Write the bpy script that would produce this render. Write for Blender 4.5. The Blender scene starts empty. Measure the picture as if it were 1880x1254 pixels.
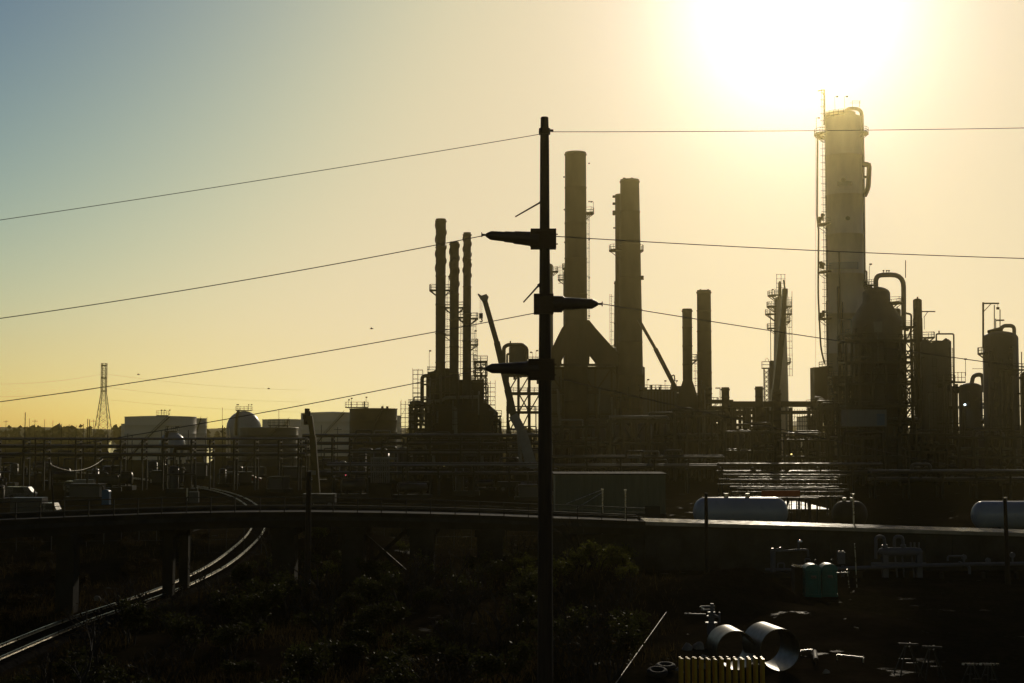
import bpy, math, random
from mathutils import Vector as V, noise

# ------------------------------------------------------------------ helpers
F = 2611.0                      # focal length in photo pixels (1880 wide)
PITCH = math.atan(153 / F)
CZ = 12.0                       # camera height above the yard
CC, SS = math.cos(PITCH), math.sin(PITCH)
C = bpy.context.scene.collection
ORG = {}


def P(px, py, D):
    """world point seen at photo pixel (px, py) at forward distance D"""
    u, v = px - 940, 627 - py
    k = D / (F * CC - v * SS)
    return V((u * k, D, CZ + (v * CC + F * SS) * k))


def S(n, D):
    return n * D / F


def G(px, py, z=0.0):
    """point of the level z seen at a pixel below the horizon"""
    u, v = px - 940, 627 - py
    k = (z - CZ) / (v * CC + F * SS)
    return V((u * k, k * (F * CC - v * SS), z))


def X(px, D, py=780):
    return P(px, py, D).x


def Zh(py, D):
    return P(940, py, D).z


SUN = P(1464, -6, 1000) - V((0, 0, CZ))
SUN.normalize()
SEL, SAZ = math.asin(SUN.z), math.atan2(SUN.x, SUN.y)


def link(o, parent=None):
    C.objects.link(o)
    if parent is not None:
        o.parent = parent
    return o


def thing(name, label, cat, loc, group=None):
    o = bpy.data.objects.new(name, None)
    o.empty_display_size = 0.5
    C.objects.link(o)
    o.location = loc
    ORG[o.name] = V(loc)
    o['label'] = label
    o['category'] = cat
    if group:
        o['group'] = group
    return o


def tag(o, label, cat, group=None, kind=None):
    if label:
        o['label'] = label
    if cat:
        o['category'] = cat
    if group:
        o['group'] = group
    if kind:
        o['kind'] = kind
    return o


class MB:
    def __init__(s):
        s.v, s.f, s.sm = [], [], []

    def face(s, pts, smooth=False):
        n = len(s.v)
        s.v += [tuple(p) for p in pts]
        s.f.append(tuple(range(n, n + len(pts))))
        s.sm.append(smooth)

    def box(s, c, d, rz=0.0):
        c = V(c)
        ca, sa = math.cos(rz), math.sin(rz)
        n = len(s.v)
        for k in (-.5, .5):
            for i, j in ((-.5, -.5), (.5, -.5), (.5, .5), (-.5, .5)):
                x, y = i * d[0], j * d[1]
                s.v.append((c.x + x * ca - y * sa, c.y + x * sa + y * ca, c.z + k * d[2]))
        for q in ((3, 2, 1, 0), (4, 5, 6, 7), (0, 1, 5, 4), (1, 2, 6, 5), (2, 3, 7, 6), (3, 0, 4, 7)):
            s.f.append(tuple(n + i for i in q))
            s.sm.append(False)
        return s

    def bar(s, a, b, w, h=None, up=V((0, 0, 1))):
        h = h or w
        a, b = V(a), V(b)
        d = (b - a).normalized()
        if abs(d.dot(up)) > .98:
            up = V((0, 1, 0))
        sx = d.cross(up).normalized()
        su = sx.cross(d).normalized()
        n = len(s.v)
        for p in (a, b):
            for i, j in ((-.5, -.5), (.5, -.5), (.5, .5), (-.5, .5)):
                s.v.append(tuple(p + sx * i * w + su * j * h))
        for q in ((3, 2, 1, 0), (4, 5, 6, 7), (0, 1, 5, 4), (1, 2, 6, 5), (2, 3, 7, 6), (3, 0, 4, 7)):
            s.f.append(tuple(n + i for i in q))
            s.sm.append(False)
        return s

    def tube(s, pts, rad, n=8, caps=True):
        """sweep a circle along a polyline; rad is a number or one per point"""
        pts = [V(p) for p in pts]
        R = rad if isinstance(rad, (list, tuple)) else [rad] * len(pts)
        base = len(s.v)
        prev = None
        for i, p in enumerate(pts):
            if i == 0:
                d = pts[1] - p
            elif i == len(pts) - 1:
                d = p - pts[i - 1]
            else:
                d = (pts[i + 1] - p).normalized() + (p - pts[i - 1]).normalized()
            d.normalize()
            if prev is None:
                up = V((0, 0, 1)) if abs(d.z) < .9 else V((0, 1, 0))
                a = d.cross(up).normalized()
            else:
                a = (prev - d * prev.dot(d))
                a = a.normalized() if a.length > 1e-6 else d.orthogonal().normalized()
            prev = a
            b = d.cross(a)
            for k in range(n):
                t = 2 * math.pi * k / n
                s.v.append(tuple(p + (a * math.cos(t) + b * math.sin(t)) * R[i]))
        for i in range(len(pts) - 1):
            for k in range(n):
                k2 = (k + 1) % n
                s.f.append((base + i * n + k, base + i * n + k2, base + (i + 1) * n + k2, base + (i + 1) * n + k))
                s.sm.append(n > 5)
        if caps:
            m = len(pts) - 1
            s.face([s.v[base + k] for k in range(n)][::-1])
            s.face([s.v[base + m * n + k] for k in range(n)])
        return s

    def pipe(s, pts, r, n=10, bend=None, seg=5):
        """polyline tube with rounded elbows"""
        pts = [V(p) for p in pts]
        bend = bend or r * 2.2
        out = [pts[0]]
        for i in range(1, len(pts) - 1):
            a, b, c = pts[i - 1], pts[i], pts[i + 1]
            d1, d2 = (a - b), (c - b)
            L = min(bend, d1.length * .48, d2.length * .48)
            p0, p2 = b + d1.normalized() * L, b + d2.normalized() * L
            for k in range(seg + 1):
                t = k / seg
                out.append(p0 * (1 - t) ** 2 + b * 2 * t * (1 - t) + p2 * t * t)
        out.append(pts[-1])
        return s.tube(out, r, n)

    def lathe(s, cx, cy, prof, n=28, cap_top=True, cap_bot=False, jag=0):
        base = len(s.v)
        for r, z in prof:
            for k in range(n):
                t = 2 * math.pi * k / n
                s.v.append((cx + r * math.cos(t), cy + r * math.sin(t), z))
        for i in range(len(prof) - 1):
            for k in range(n):
                k2 = (k + 1) % n
                s.f.append((base + i * n + k, base + i * n + k2, base + (i + 1) * n + k2, base + (i + 1) * n + k))
                s.sm.append(True)
        m = len(prof) - 1
        if cap_top:
            s.face([s.v[base + m * n + k] for k in range(n)])
        if cap_bot:
            s.face([s.v[base + k] for k in range(n)][::-1])
        return s

    def prism(s, poly, y0, y1):
        """polygon of (x, z) points extruded from y0 to y1"""
        n = len(s.v)
        m = len(poly)
        s.v += [(x, y0, z) for x, z in poly] + [(x, y1, z) for x, z in poly]
        s.f.append(tuple(range(n, n + m)))
        s.f.append(tuple(range(n + 2 * m - 1, n + m - 1, -1)))
        s.sm += [False, False]
        for i in range(m):
            j = (i + 1) % m
            s.f.append((n + i, n + m + i, n + m + j, n + j))
            s.sm.append(False)
        return s

    def build(s, name, m, parent=None, label=None):
        off = ORG[parent.name] if parent is not None else V((0, 0, 0))
        me = bpy.data.meshes.new(name)
        me.from_pydata([(a - off.x, b - off.y, c - off.z) for a, b, c in s.v], [], s.f)
        me.polygons.foreach_set('use_smooth', s.sm)
        me.update()
        me.materials.append(m)
        o = bpy.data.objects.new(name, me)
        link(o, parent)
        ORG[o.name] = off
        if label:
            o['label'] = label
        return o


def solo(mb, name, m, loc, label, cat, group=None, kind=None):
    """one mesh that is a whole thing, with its origin at loc"""
    loc = V(loc)
    me = bpy.data.meshes.new(name)
    me.from_pydata([(a - loc.x, b - loc.y, c - loc.z) for a, b, c in mb.v], [], mb.f)
    me.polygons.foreach_set('use_smooth', mb.sm)
    me.update()
    me.materials.append(m)
    o = bpy.data.objects.new(name, me)
    C.objects.link(o)
    o.location = loc
    ORG[o.name] = loc
    return tag(o, label, cat, group, kind)


def copy_tree(o, loc=None, rz=None, parent=None, label=None, sc=None):
    c = o.copy()
    C.objects.link(c)
    if parent is not None:
        c.parent = parent
    if loc is not None:
        c.location = loc
    if rz is not None:
        c.rotation_euler = (0, 0, rz)
    if sc is not None:
        c.scale = sc if isinstance(sc, (tuple, list)) else (sc, sc, sc)
    if label:
        c['label'] = label
    for ch in list(o.children):
        copy_tree(ch, parent=c)
    return c


# ------------------------------------------------------------------ materials
def mat(name, col, rough=.6, metal=0.0, var=.35, scale=.6, bump=0.0, dark=None, spec=.22, trans=0.0, rvar=.15, stretch=None):
    m = bpy.data.materials.new(name)
    m.use_nodes = True
    nt = m.node_tree
    N, L = nt.nodes, nt.links
    b = N['Principled BSDF']
    tc = N.new('ShaderNodeTexCoord')
    src = tc.outputs['Object']
    if stretch:
        mp = N.new('ShaderNodeMapping')
        mp.inputs['Scale'].default_value = stretch
        L.new(src, mp.inputs['Vector'])
        src = mp.outputs[0]
    n1 = N.new('ShaderNodeTexNoise')
    n1.inputs['Scale'].default_value = scale
    n1.inputs['Detail'].default_value = 7
    n1.inputs['Roughness'].default_value = .65
    L.new(src, n1.inputs['Vector'])
    rp = N.new('ShaderNodeValToRGB')
    c2 = dark or tuple(x * (1 - var) for x in col)
    c1 = tuple(min(1, x * (1 + var * .6)) for x in col)
    rp.color_ramp.elements[0].position = .32
    rp.color_ramp.elements[1].position = .68
    rp.color_ramp.elements[0].color = (*c2, 1)
    rp.color_ramp.elements[1].color = (*c1, 1)
    L.new(n1.outputs['Fac'], rp.inputs[0])
    L.new(rp.outputs[0], b.inputs['Base Color'])
    n2 = N.new('ShaderNodeTexNoise')
    n2.inputs['Scale'].default_value = scale * 3.1
    n2.inputs['Detail'].default_value = 4
    L.new(src, n2.inputs['Vector'])
    mr = N.new('ShaderNodeMapRange')
    mr.inputs['From Min'].default_value = .3
    mr.inputs['From Max'].default_value = .7
    mr.inputs['To Min'].default_value = max(.03, rough - rvar)
    mr.inputs['To Max'].default_value = min(1, rough + rvar)
    L.new(n2.outputs['Fac'], mr.inputs['Value'])
    L.new(mr.outputs[0], b.inputs['Roughness'])
    b.inputs['Metallic'].default_value = metal
    b.inputs['Specular IOR Level'].default_value = spec
    if bump:
        bp = N.new('ShaderNodeBump')
        bp.inputs['Strength'].default_value = bump
        bp.inputs['Distance'].default_value = .05
        L.new(n2.outputs['Fac'], bp.inputs['Height'])
        L.new(bp.outputs[0], b.inputs['Normal'])
    if trans:
        tr = N.new('ShaderNodeBsdfTranslucent')
        mx = N.new('ShaderNodeMixShader')
        mx.inputs[0].default_value = trans
        L.new(rp.outputs[0], tr.inputs['Color'])
        L.new(b.outputs[0], mx.inputs[1])
        L.new(tr.outputs[0], mx.inputs[2])
        L.new(mx.outputs[0], N['Material Output'].inputs['Surface'])
    return m


def lamp_mat(name, col, e):
    m = bpy.data.materials.new(name)
    m.use_nodes = True
    b = m.node_tree.nodes['Principled BSDF']
    b.inputs['Base Color'].default_value = (*col, 1)
    b.inputs['Emission Color'].default_value = (*col, 1)
    b.inputs['Emission Strength'].default_value = e
    return m


M = {
    'bankpipe': mat('dull_galvanised_pipe', (.14, .12, .09), .46, .5, .4, .7),
    'glarepad': mat('matt_glare_ground', (.14, .125, .10), .55, 0, .4, .4, spec=.25, rvar=.15),  # pale tone that stands in for glare on the ground
    'steel': mat('dark_steel', (.022, .019, .015), .6, .0, .4, .5),
    'rail_steel': mat('rail_steel', (.34, .31, .25), .3, 1.0, .3, .8, rvar=.08),
    'rust': mat('rusty_steel', (.036, .022, .012), .75, 0, .45, .35),
    'stack': mat('stack_steel', (.052, .034, .014), .75, 0, .35, .25, stretch=(1, 1, .25)),
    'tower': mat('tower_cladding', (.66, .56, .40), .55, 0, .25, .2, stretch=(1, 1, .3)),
    'clad': mat('aluminium_cladding', (.12, .115, .11), .4, .3, .25, .3),
    'vessel': mat('grey_vessel_paint', (.055, .051, .048), .5, 0, .3, .3, stretch=(1, 1, .3)),
    'pipe': mat('pipe_steel', (.05, .045, .04), .4, .4, .35, .5),
    'galv': mat('galvanised_pipe', (.42, .4, .36), .28, .85, .25, .7),
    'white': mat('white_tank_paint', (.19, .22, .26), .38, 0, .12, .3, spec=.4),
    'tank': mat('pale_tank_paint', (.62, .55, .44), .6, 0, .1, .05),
    'darktank': mat('brown_tank_paint', (.032, .023, .014), .65, 0, .25, .1),
    'concrete': mat('weathered_concrete', (.032, .028, .022), .85, 0, .4, .35, bump=.3, spec=.05),
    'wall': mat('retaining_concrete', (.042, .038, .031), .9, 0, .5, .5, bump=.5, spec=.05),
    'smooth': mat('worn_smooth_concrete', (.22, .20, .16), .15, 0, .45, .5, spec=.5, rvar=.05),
    'asphalt': mat('asphalt', (.035, .034, .032), .9, 0, .3, 1.2, spec=.05),
    'wood': mat('creosoted_wood', (.026, .018, .012), .8, 0, .45, 1.5, bump=.4, stretch=(3, 3, .2)),
    'porcelain': mat('brown_polymer', (.028, .02, .017), .45, 0, .2, 4),
    'wire': mat('conductor_metal', (.12, .10, .08), .55, .3, .2, 2),
    'yellow': mat('yellow_paint', (.30, .20, .015), .5, 0, .25, 2.5),
    'cap': mat('polished_cap', (.85, .8, .75), .18, .9, .15, 6),
    'teal': mat('teal_plastic', (.005, .085, .07), .4, 0, .15, 2),
    'teal_top': mat('pale_teal_plastic', (.03, .13, .11), .45, 0, .15, 2),
    'blue': mat('blue_plastic', (.015, .07, .14), .45, 0, .15, 2),
    'skid': mat('lavender_grey_paint', (.085, .085, .10), .5, 0, .2, 1),
    'shed': mat('olive_sheet_metal', (.085, .09, .06), .6, 0, .2, .6, stretch=(4, 1, .3)),
    'blueshed': mat('slate_blue_sheet', (.085, .10, .115), .55, 0, .15, .6, stretch=(4, 1, .3)),
    'crane': mat('crane_pale_paint', (.12, .125, .135), .45, 0, .2, .8),
    'craneyel': mat('crane_dull_yellow', (.07, .048, .012), .5, 0, .3, .8),
    'cranedark': mat('crane_dark_paint', (.028, .025, .022), .5, 0, .3, .8),
    'orange': mat('orange_mesh', (.30, .06, .015), .6, 0, .3, 1),
    'tyre': mat('tyre_rubber', (.02, .02, .02), .8, 0, .2, 5),
    'glass': mat('dark_glass', (.03, .035, .04), .08, 0, .1, 2, spec=.9, rvar=.03),
    'carwhite': mat('white_car_paint', (.07, .07, .07), .25, 0, .08, 2, spec=.6),
    'carred': mat('maroon_car_paint', (.18, .03, .03), .25, 0, .1, 2, spec=.6),
    'cargrey': mat('grey_car_paint', (.06, .06, .065), .25, 0, .1, 2, spec=.6),
    'ballast': mat('track_ballast', (.022, .020, .017), .95, 0, .6, 3, bump=.8, spec=0),
    'sleeper': mat('old_sleepers', (.022, .018, .014), .9, 0, .4, 4, spec=0),
    'culvert': mat('culvert_steel', (.035, .027, .014), .42, 0, .45, .9, rvar=.08, spec=.4),
    'leaf': mat('scrub_leaf', (.034, .038, .010), .6, 0, .5, .9, trans=.5, spec=.06, dark=(.014, .014, .005)),
    'leaf2': mat('willow_leaf', (.085, .088, .014), .6, 0, .5, .9, trans=.55, spec=.06, dark=(.024, .026, .006)),
    'leaf3': mat('dry_scrub_leaf', (.036, .025, .009), .7, 0, .5, .9, trans=.4, spec=.05, dark=(.016, .011, .005)),
    'bark': mat('bark', (.02, .016, .012), .9, 0, .4, 3, bump=.4),
    'straw': mat('dry_grass', (.052, .037, .014), .8, 0, .5, .7, trans=.35, spec=.03, dark=(.02, .015, .007)),
    'trees': mat('far_trees', (.035, .036, .018), .85, 0, .5, .1),
    'cloth': mat('pale_sandbag', (.2, .18, .14), .85, 0, .3, 3, bump=.3),
    'earth': mat('dark_heaped_earth', (.014, .011, .008), .95, 0, .5, 2.2, bump=.9, spec=0),
    'lampw': lamp_mat('white_lamp', (.75, .95, 1), 9),
    'lampy': lamp_mat('yellow_lamp', (1, .75, .25), 4),
    'lampr': lamp_mat('red_lamp', (1, .12, .2), 5),
}


# ------------------------------------------------------------------ world, sun, camera
def make_world():
    w = bpy.data.worlds.new('World')
    bpy.context.scene.world = w
    w.use_nodes = True
    nt = w.node_tree
    N, L = nt.nodes, nt.links
    bg = N['Background']
    sk = N.new('ShaderNodeTexSky')
    sk.sky_type = 'NISHITA'
    sk.sun_disc = False
    sk.sun_elevation = SEL
    sk.sun_rotation = SAZ
    sk.air_density = 1.0
    sk.dust_density = 1.0
    sk.ozone_density = 1.0
    # soft highlight shoulder on the sky's own brightness, channel by channel
    sep = N.new('ShaderNodeSeparateColor')
    comb = N.new('ShaderNodeCombineColor')
    L.new(sk.outputs[0], sep.inputs[0])
    for i in range(3):
        k, mx = SKY_K[i], SKY_M[i]
        p = N.new('ShaderNodeMath')
        p.operation = 'POWER'
        p.inputs[1].default_value = SKY_P[i]
        a = N.new('ShaderNodeMath')
        a.operation = 'MULTIPLY'
        a.inputs[1].default_value = -k * .1 ** SKY_P[i]
        b = N.new('ShaderNodeMath')
        b.operation = 'EXPONENT'
        c = N.new('ShaderNodeMath')
        c.operation = 'SUBTRACT'
        c.inputs[0].default_value = 1.0
        d = N.new('ShaderNodeMath')
        d.operation = 'MULTIPLY'
        d.inputs[1].default_value = mx * 10
        L.new(sep.outputs[i], p.inputs[0])
        L.new(p.outputs[0], a.inputs[0])
        L.new(a.outputs[0], b.inputs[0])
        L.new(b.outputs[0], c.inputs[1])
        L.new(c.outputs[0], d.inputs[0])
        L.new(d.outputs[0], comb.inputs[i])
    # the bright aureole round the sun
    tc = N.new('ShaderNodeTexCoord')
    dt = N.new('ShaderNodeVectorMath')
    dt.operation = 'DOT_PRODUCT'
    dt.inputs[1].default_value = SUN
    L.new(tc.outputs['Generated'], dt.inputs[0])
    mxm = N.new('ShaderNodeMath')
    mxm.operation = 'MAXIMUM'
    mxm.inputs[1].default_value = 0.0
    L.new(dt.outputs['Value'], mxm.inputs[0])
    total = comb.outputs[0]
    for power, amt, col in AUREOLE:
        pw = N.new('ShaderNodeMath')
        pw.operation = 'POWER'
        pw.inputs[1].default_value = power
        L.new(mxm.outputs[0], pw.inputs[0])
        sc = N.new('ShaderNodeVectorMath')
        sc.operation = 'SCALE'
        sc.inputs[0].default_value = tuple(c * amt * 10 for c in col)
        L.new(pw.outputs[0], sc.inputs['Scale'])
        ad = N.new('ShaderNodeVectorMath')
        ad.operation = 'ADD'
        L.new(total, ad.inputs[0])
        L.new(sc.outputs[0], ad.inputs[1])
        total = ad.outputs[0]
    # the sky away from the sun is lifted and warmed as added fill light
    fall = N.new('ShaderNodeMapRange')
    fall.interpolation_type = 'SMOOTHSTEP'
    fall.inputs['From Min'].default_value = math.cos(math.radians(85))
    fall.inputs['From Max'].default_value = math.cos(math.radians(34))
    fall.inputs['To Min'].default_value = 0.0
    fall.inputs['To Max'].default_value = 1.0
    L.new(dt.outputs['Value'], fall.inputs['Value'])
    fmix = N.new('ShaderNodeMix')
    fmix.data_type = 'RGBA'
    fmix.inputs['A'].default_value = (*FAR_SKY, 1)
    fmix.inputs['B'].default_value = (1, 1, 1, 1)
    L.new(fall.outputs[0], fmix.inputs['Factor'])
    fs = N.new('ShaderNodeVectorMath')
    fs.operation = 'MULTIPLY'
    L.new(total, fs.inputs[0])
    fs2 = N.new('ShaderNodeVectorMath')
    fs2.operation = 'SCALE'
    L.new(fs.outputs[0], fs2.inputs[0])
    # and the thick air low over the horizon glows a little more
    xyz = N.new('ShaderNodeSeparateXYZ')
    L.new(tc.outputs['Generated'], xyz.inputs[0])
    low = N.new('ShaderNodeMath')
    low.operation = 'MULTIPLY'
    low.inputs[1].default_value = -13
    ex = N.new('ShaderNodeMath')
    ex.operation = 'EXPONENT'
    ml = N.new('ShaderNodeMath')
    ml.operation = 'MULTIPLY_ADD'
    ml.inputs[1].default_value = .31
    ml.inputs[2].default_value = 1.0
    mxz = N.new('ShaderNodeMath')
    mxz.operation = 'MAXIMUM'
    mxz.inputs[1].default_value = 0
    L.new(xyz.outputs[2], mxz.inputs[0])
    L.new(mxz.outputs[0], low.inputs[0])
    L.new(low.outputs[0], ex.inputs[0])
    L.new(ex.outputs[0], ml.inputs[0])
    L.new(ml.outputs[0], fs2.inputs['Scale'])
    L.new(fmix.outputs['Result'], fs.inputs[1])
    total = fs2.outputs[0]
    L.new(total, bg.inputs['Color'])
    bg.inputs['Strength'].default_value = 0.15


SKY_K = (.92, 1.43, 2.25)
SKY_M = (.765, .65, .445)
SKY_P = (2.1, 2.3, 2.0)
AUREOLE = ((110, .12, (0, .15, 1)), (320, .5, (0, .1, 1)))
FAR_SKY = (2.3, 1.5, .85)
make_world()
sl = bpy.data.lights.new('sun', 'SUN')
sl.energy = 2.0
sl.angle = math.radians(.5)
sl.color = (1, .87, .66)
so = bpy.data.objects.new('sun', sl)
C.objects.link(so)
so.rotation_euler = SUN.to_track_quat('Z', 'Y').to_euler()

cam = bpy.data.cameras.new('camera')
cam.sensor_width = 36
cam.lens = F * 36 / 1880
cam.clip_start = .5
cam.clip_end = 12000
co = bpy.data.objects.new('camera', cam)
C.objects.link(co)
co.location = (0, 0, CZ)
co.rotation_euler = (math.pi / 2 + PITCH, 0, 0)
sc = bpy.context.scene
sc.camera = co
sc.view_settings.view_transform = 'Standard'
sc.view_settings.look = 'None'
sc.view_settings.exposure = -.585
sc.view_settings.gamma = 1
sc.cycles.use_denoising = True
sc.cycles.max_bounces = 6
sc.cycles.diffuse_bounces = 2
sc.cycles.glossy_bounces = 2
sc.cycles.transparent_max_bounces = 4
sc.cycles.volume_bounces = 0
sc.cycles.sample_clamp_indirect = 4
sc.cycles.caustics_reflective = False
sc.cycles.caustics_refractive = False

HAZE_G, HAZE_D, HAZE_C = .95, 1.65e-4, (1.0, .85, .40)


def make_haze():
    mb = MB().box((0, 830, 54), (1900, 1760, 112))
    m = bpy.data.materials.new('haze_air')
    m.use_nodes = True
    nt = m.node_tree
    nt.nodes.remove(nt.nodes['Principled BSDF'])
    pv = nt.nodes.new('ShaderNodeVolumePrincipled')
    pv.inputs['Color'].default_value = (*HAZE_C, 1)
    pv.inputs['Density'].default_value = HAZE_D
    pv.inputs['Anisotropy'].default_value = HAZE_G
    nt.links.new(pv.outputs[0], nt.nodes['Material Output'].inputs['Volume'])
    o = mb.build('haze', m)
    o['kind'] = 'stuff'
    o['label'] = 'thin golden haze hanging over the whole plant'


make_haze()
#PART2
# ------------------------------------------------------------------ ground
TRK_PX = [(-900, 1700), (-560, 1510), (-260, 1330), (-120, 1262), (20, 1200), (140, 1150), (250, 1112), (330, 1081), (400, 1045), (445, 1010), (468, 985), (477, 964), (474, 948), (460, 930), (432, 914), (390, 902), (330, 892), (240, 880), (120, 868), (-60, 855)]
TRK0 = [G(*p) for p in TRK_PX]


def catmull(pts, k=8):
    out = []
    for i in range(len(pts) - 1):
        p0, p1, p2, p3 = pts[max(0, i - 1)], pts[i], pts[i + 1], pts[min(len(pts) - 1, i + 2)]
        for j in range(k):
            t = j / k
            out.append(.5 * ((2 * p1) + (p2 - p0) * t + (2 * p0 - 5 * p1 + 4 * p2 - p3) * t * t + (3 * p1 - p0 - 3 * p2 + p3) * t ** 3))
    out.append(pts[-1])
    return out


TRK = catmull(TRK0, 10)
MOUNDS = [(*G(1295, 1122)[:2], 2.1, 5.5), (*G(1190, 1100)[:2], .8, 6), (*G(250, 1015)[:2], 2.2, 9), (*G(60, 1010)[:2], 1.6, 10), (*G(620, 1020)[:2], 2.0, 10), (*G(560, 1000)[:2], 1.2, 8), (*G(1560, 1150)[:2], .7, 6), (*G(1090, 1105)[:2], 1.2, 4), (*G(200, 1055)[:2], .9, 6)]


def trk_dist(x, y):
    return min((x - p.x) ** 2 + (y - p.y) ** 2 for p in TRK[::3]) ** .5


def sst(a, b, x):
    t = min(1, max(0, (x - a) / (b - a)))
    return t * t * (3 - 2 * t)


def H(x, y):
    if y > 200 or y < -30 or abs(x) > 110:
        return 0.0
    w = sst(1.8, 7, trk_dist(x, y)) * (1 - sst(130, 170, y)) * sst(-30, 0, y)
    h = .55 * noise.noise((x / 9, y / 9, 3.1)) + .25 * noise.noise((x / 3, y / 3, 7.7)) * 1.0
    if x > 8:
        h = h * .25 + .06 * noise.noise((x / .9, y / .9, 1.7)) + .04 * noise.noise((x / .4, y / .4, 5.7))
    for mx, my, mh, mr in MOUNDS:
        d = ((x - mx) ** 2 + (y - my) ** 2) / (mr * mr)
        if d < 6:
            h += mh * math.exp(-d * 1.4)
    return h * w


def ground_material():
    m = bpy.data.materials.new('yard_earth')
    m.use_nodes = True
    nt = m.node_tree
    N, L = nt.nodes, nt.links
    b = N['Principled BSDF']
    tc = N.new('ShaderNodeTexCoord')

    def nz(s, d=8, r=.65):
        n = N.new('ShaderNodeTexNoise')
        n.inputs['Scale'].default_value = s
        n.inputs['Detail'].default_value = d
        n.inputs['Roughness'].default_value = r
        L.new(tc.outputs['Object'], n.inputs['Vector'])
        return n
    big, mid, fine = nz(.045), nz(.35), nz(3.0)
    r1 = N.new('ShaderNodeValToRGB')
    e = r1.color_ramp.elements
    e[0].position, e[0].color = .35, (.012, .0095, .006, 1)
    e[1].position, e[1].color = .68, (.030, .023, .014, 1)
    L.new(mid.outputs['Fac'], r1.inputs[0])
    r2 = N.new('ShaderNodeValToRGB')
    e = r2.color_ramp.elements
    e[0].position, e[0].color = .4, (.011, .011, .005, 1)
    e[1].position, e[1].color = .62, (.025, .020, .011, 1)
    L.new(fine.outputs['Fac'], r2.inputs[0])
    mx = N.new('ShaderNodeMix')
    mx.data_type = 'RGBA'
    fr = N.new('ShaderNodeMapRange')
    fr.inputs['From Min'].default_value = .42
    fr.inputs['From Max'].default_value = .58
    L.new(big.outputs['Fac'], fr.inputs['Value'])
    L.new(fr.outputs[0], mx.inputs['Factor'])
    L.new(r1.outputs[0], mx.inputs['A'])
    L.new(r2.outputs[0], mx.inputs['B'])
    L.new(mx.outputs['Result'], b.inputs['Base Color'])
    wet = N.new('ShaderNodeMapRange')
    wet.inputs['From Min'].default_value = .36
    wet.inputs['From Max'].default_value = .5
    wet.inputs['To Min'].default_value = .42
    wet.inputs['To Max'].default_value = .95
    L.new(mid.outputs['Fac'], wet.inputs['Value'])
    L.new(wet.outputs[0], b.inputs['Roughness'])
    sp = N.new('ShaderNodeMapRange')
    sp.inputs['From Min'].default_value = .285
    sp.inputs['From Max'].default_value = .37
    sp.inputs['To Min'].default_value = .006
    sp.inputs['To Max'].default_value = .0
    L.new(mid.outputs['Fac'], sp.inputs['Value'])
    L.new(sp.outputs[0], b.inputs['Specular IOR Level'])
    bp = N.new('ShaderNodeBump')
    bp.inputs['Strength'].default_value = .7
    bp.inputs['Distance'].default_value = .12
    L.new(fine.outputs['Fac'], bp.inputs['Height'])
    L.new(bp.outputs[0], b.inputs['Normal'])
    return m


def graded(lo, hi, flo, fhi, fine, ratio=1.18):
    a = [flo + i * fine for i in range(int((fhi - flo) / fine) + 1)]
    st = fine
    while a[-1] < hi:
        st *= ratio
        a.append(min(hi, a[-1] + st))
    st = fine
    while a[0] > lo:
        st *= ratio
        a.insert(0, max(lo, a[0] - st))
    return a


def make_ground():
    xs = graded(-930, 930, -62, 52, .8)
    ys = graded(-45, 1690, 56, 135, .8)
    mb = MB()
    nx = len(xs)
    for y in ys:
        for x in xs:
            mb.v.append((x, y, H(x, y)))
    for j in range(len(ys) - 1):
        for i in range(nx - 1):
            a = j * nx + i
            mb.f.append((a, a + 1, a + nx + 1, a + nx))
            mb.sm.append(True)
    o = mb.build('ground', ground_material())
    tag(o, 'dark rutted earth yard and scrubland around the plant', None, kind='structure')


make_ground()

# distant low hills and tree line, ponds
mb = MB()
rng = random.Random(4)
hp = []
for i in range(61):
    x = -900 + i * 30
    hp.append((x, 3 + 5 * (noise.noise((x / 170, 2.2, 0)) + 1) + 1.2 * noise.noise((x / 25, 8, 0)) + (7 * math.exp(-((x - 330) / 60) ** 2))))
for i in range(60):
    (x0, h0), (x1, h1) = hp[i], hp[i + 1]
    for (ya, fa), (yb, fb) in (((1440, 0), (1480, .75)), ((1480, .75), (1540, 1)), ((1540, 1), (1640, .6)), ((1640, .6), (1675, 0))):
        mb.face([(x0, ya, .05 + h0 * fa), (x1, ya, .05 + h1 * fa), (x1, yb, .05 + h1 * fb), (x0, yb, .05 + h0 * fb)], True)
o = mb.build('hills', M['trees'])
tag(o, 'low wooded rise along the horizon', None, kind='structure')

mb = MB()
rng = random.Random(8)
for i in range(430):
    y = rng.uniform(900, 1430)
    x = rng.uniform(-.42, .4) * y
    if -.02 * y < x < .33 * y and rng.random() < .6:
        continue
    h = rng.uniform(5, 11)
    for k in range(16):
        a, rr = rng.uniform(0, 6.28), rng.uniform(0, h * .42)
        z = rng.uniform(.8, h)
        c = V((x + rr * math.cos(a), y + rr * math.sin(a), z))
        s = h * rng.uniform(.12, .26)
        u = V((rng.uniform(-1, 1), rng.uniform(-.4, .4), rng.uniform(-.3, .3))).normalized() * s
        w = V((rng.uniform(-.3, .3), rng.uniform(-.4, .4), 1)).normalized() * s
        mb.face([c - u, c - w * .6, c + u, c + w])
    mb.bar((x, y, 0), (x, y, h * .5), .35)
o = mb.build('far_woods', M['trees'])
tag(o, 'hazy far-off wood lining the horizon behind the tank farm', None, kind='stuff')

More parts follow.
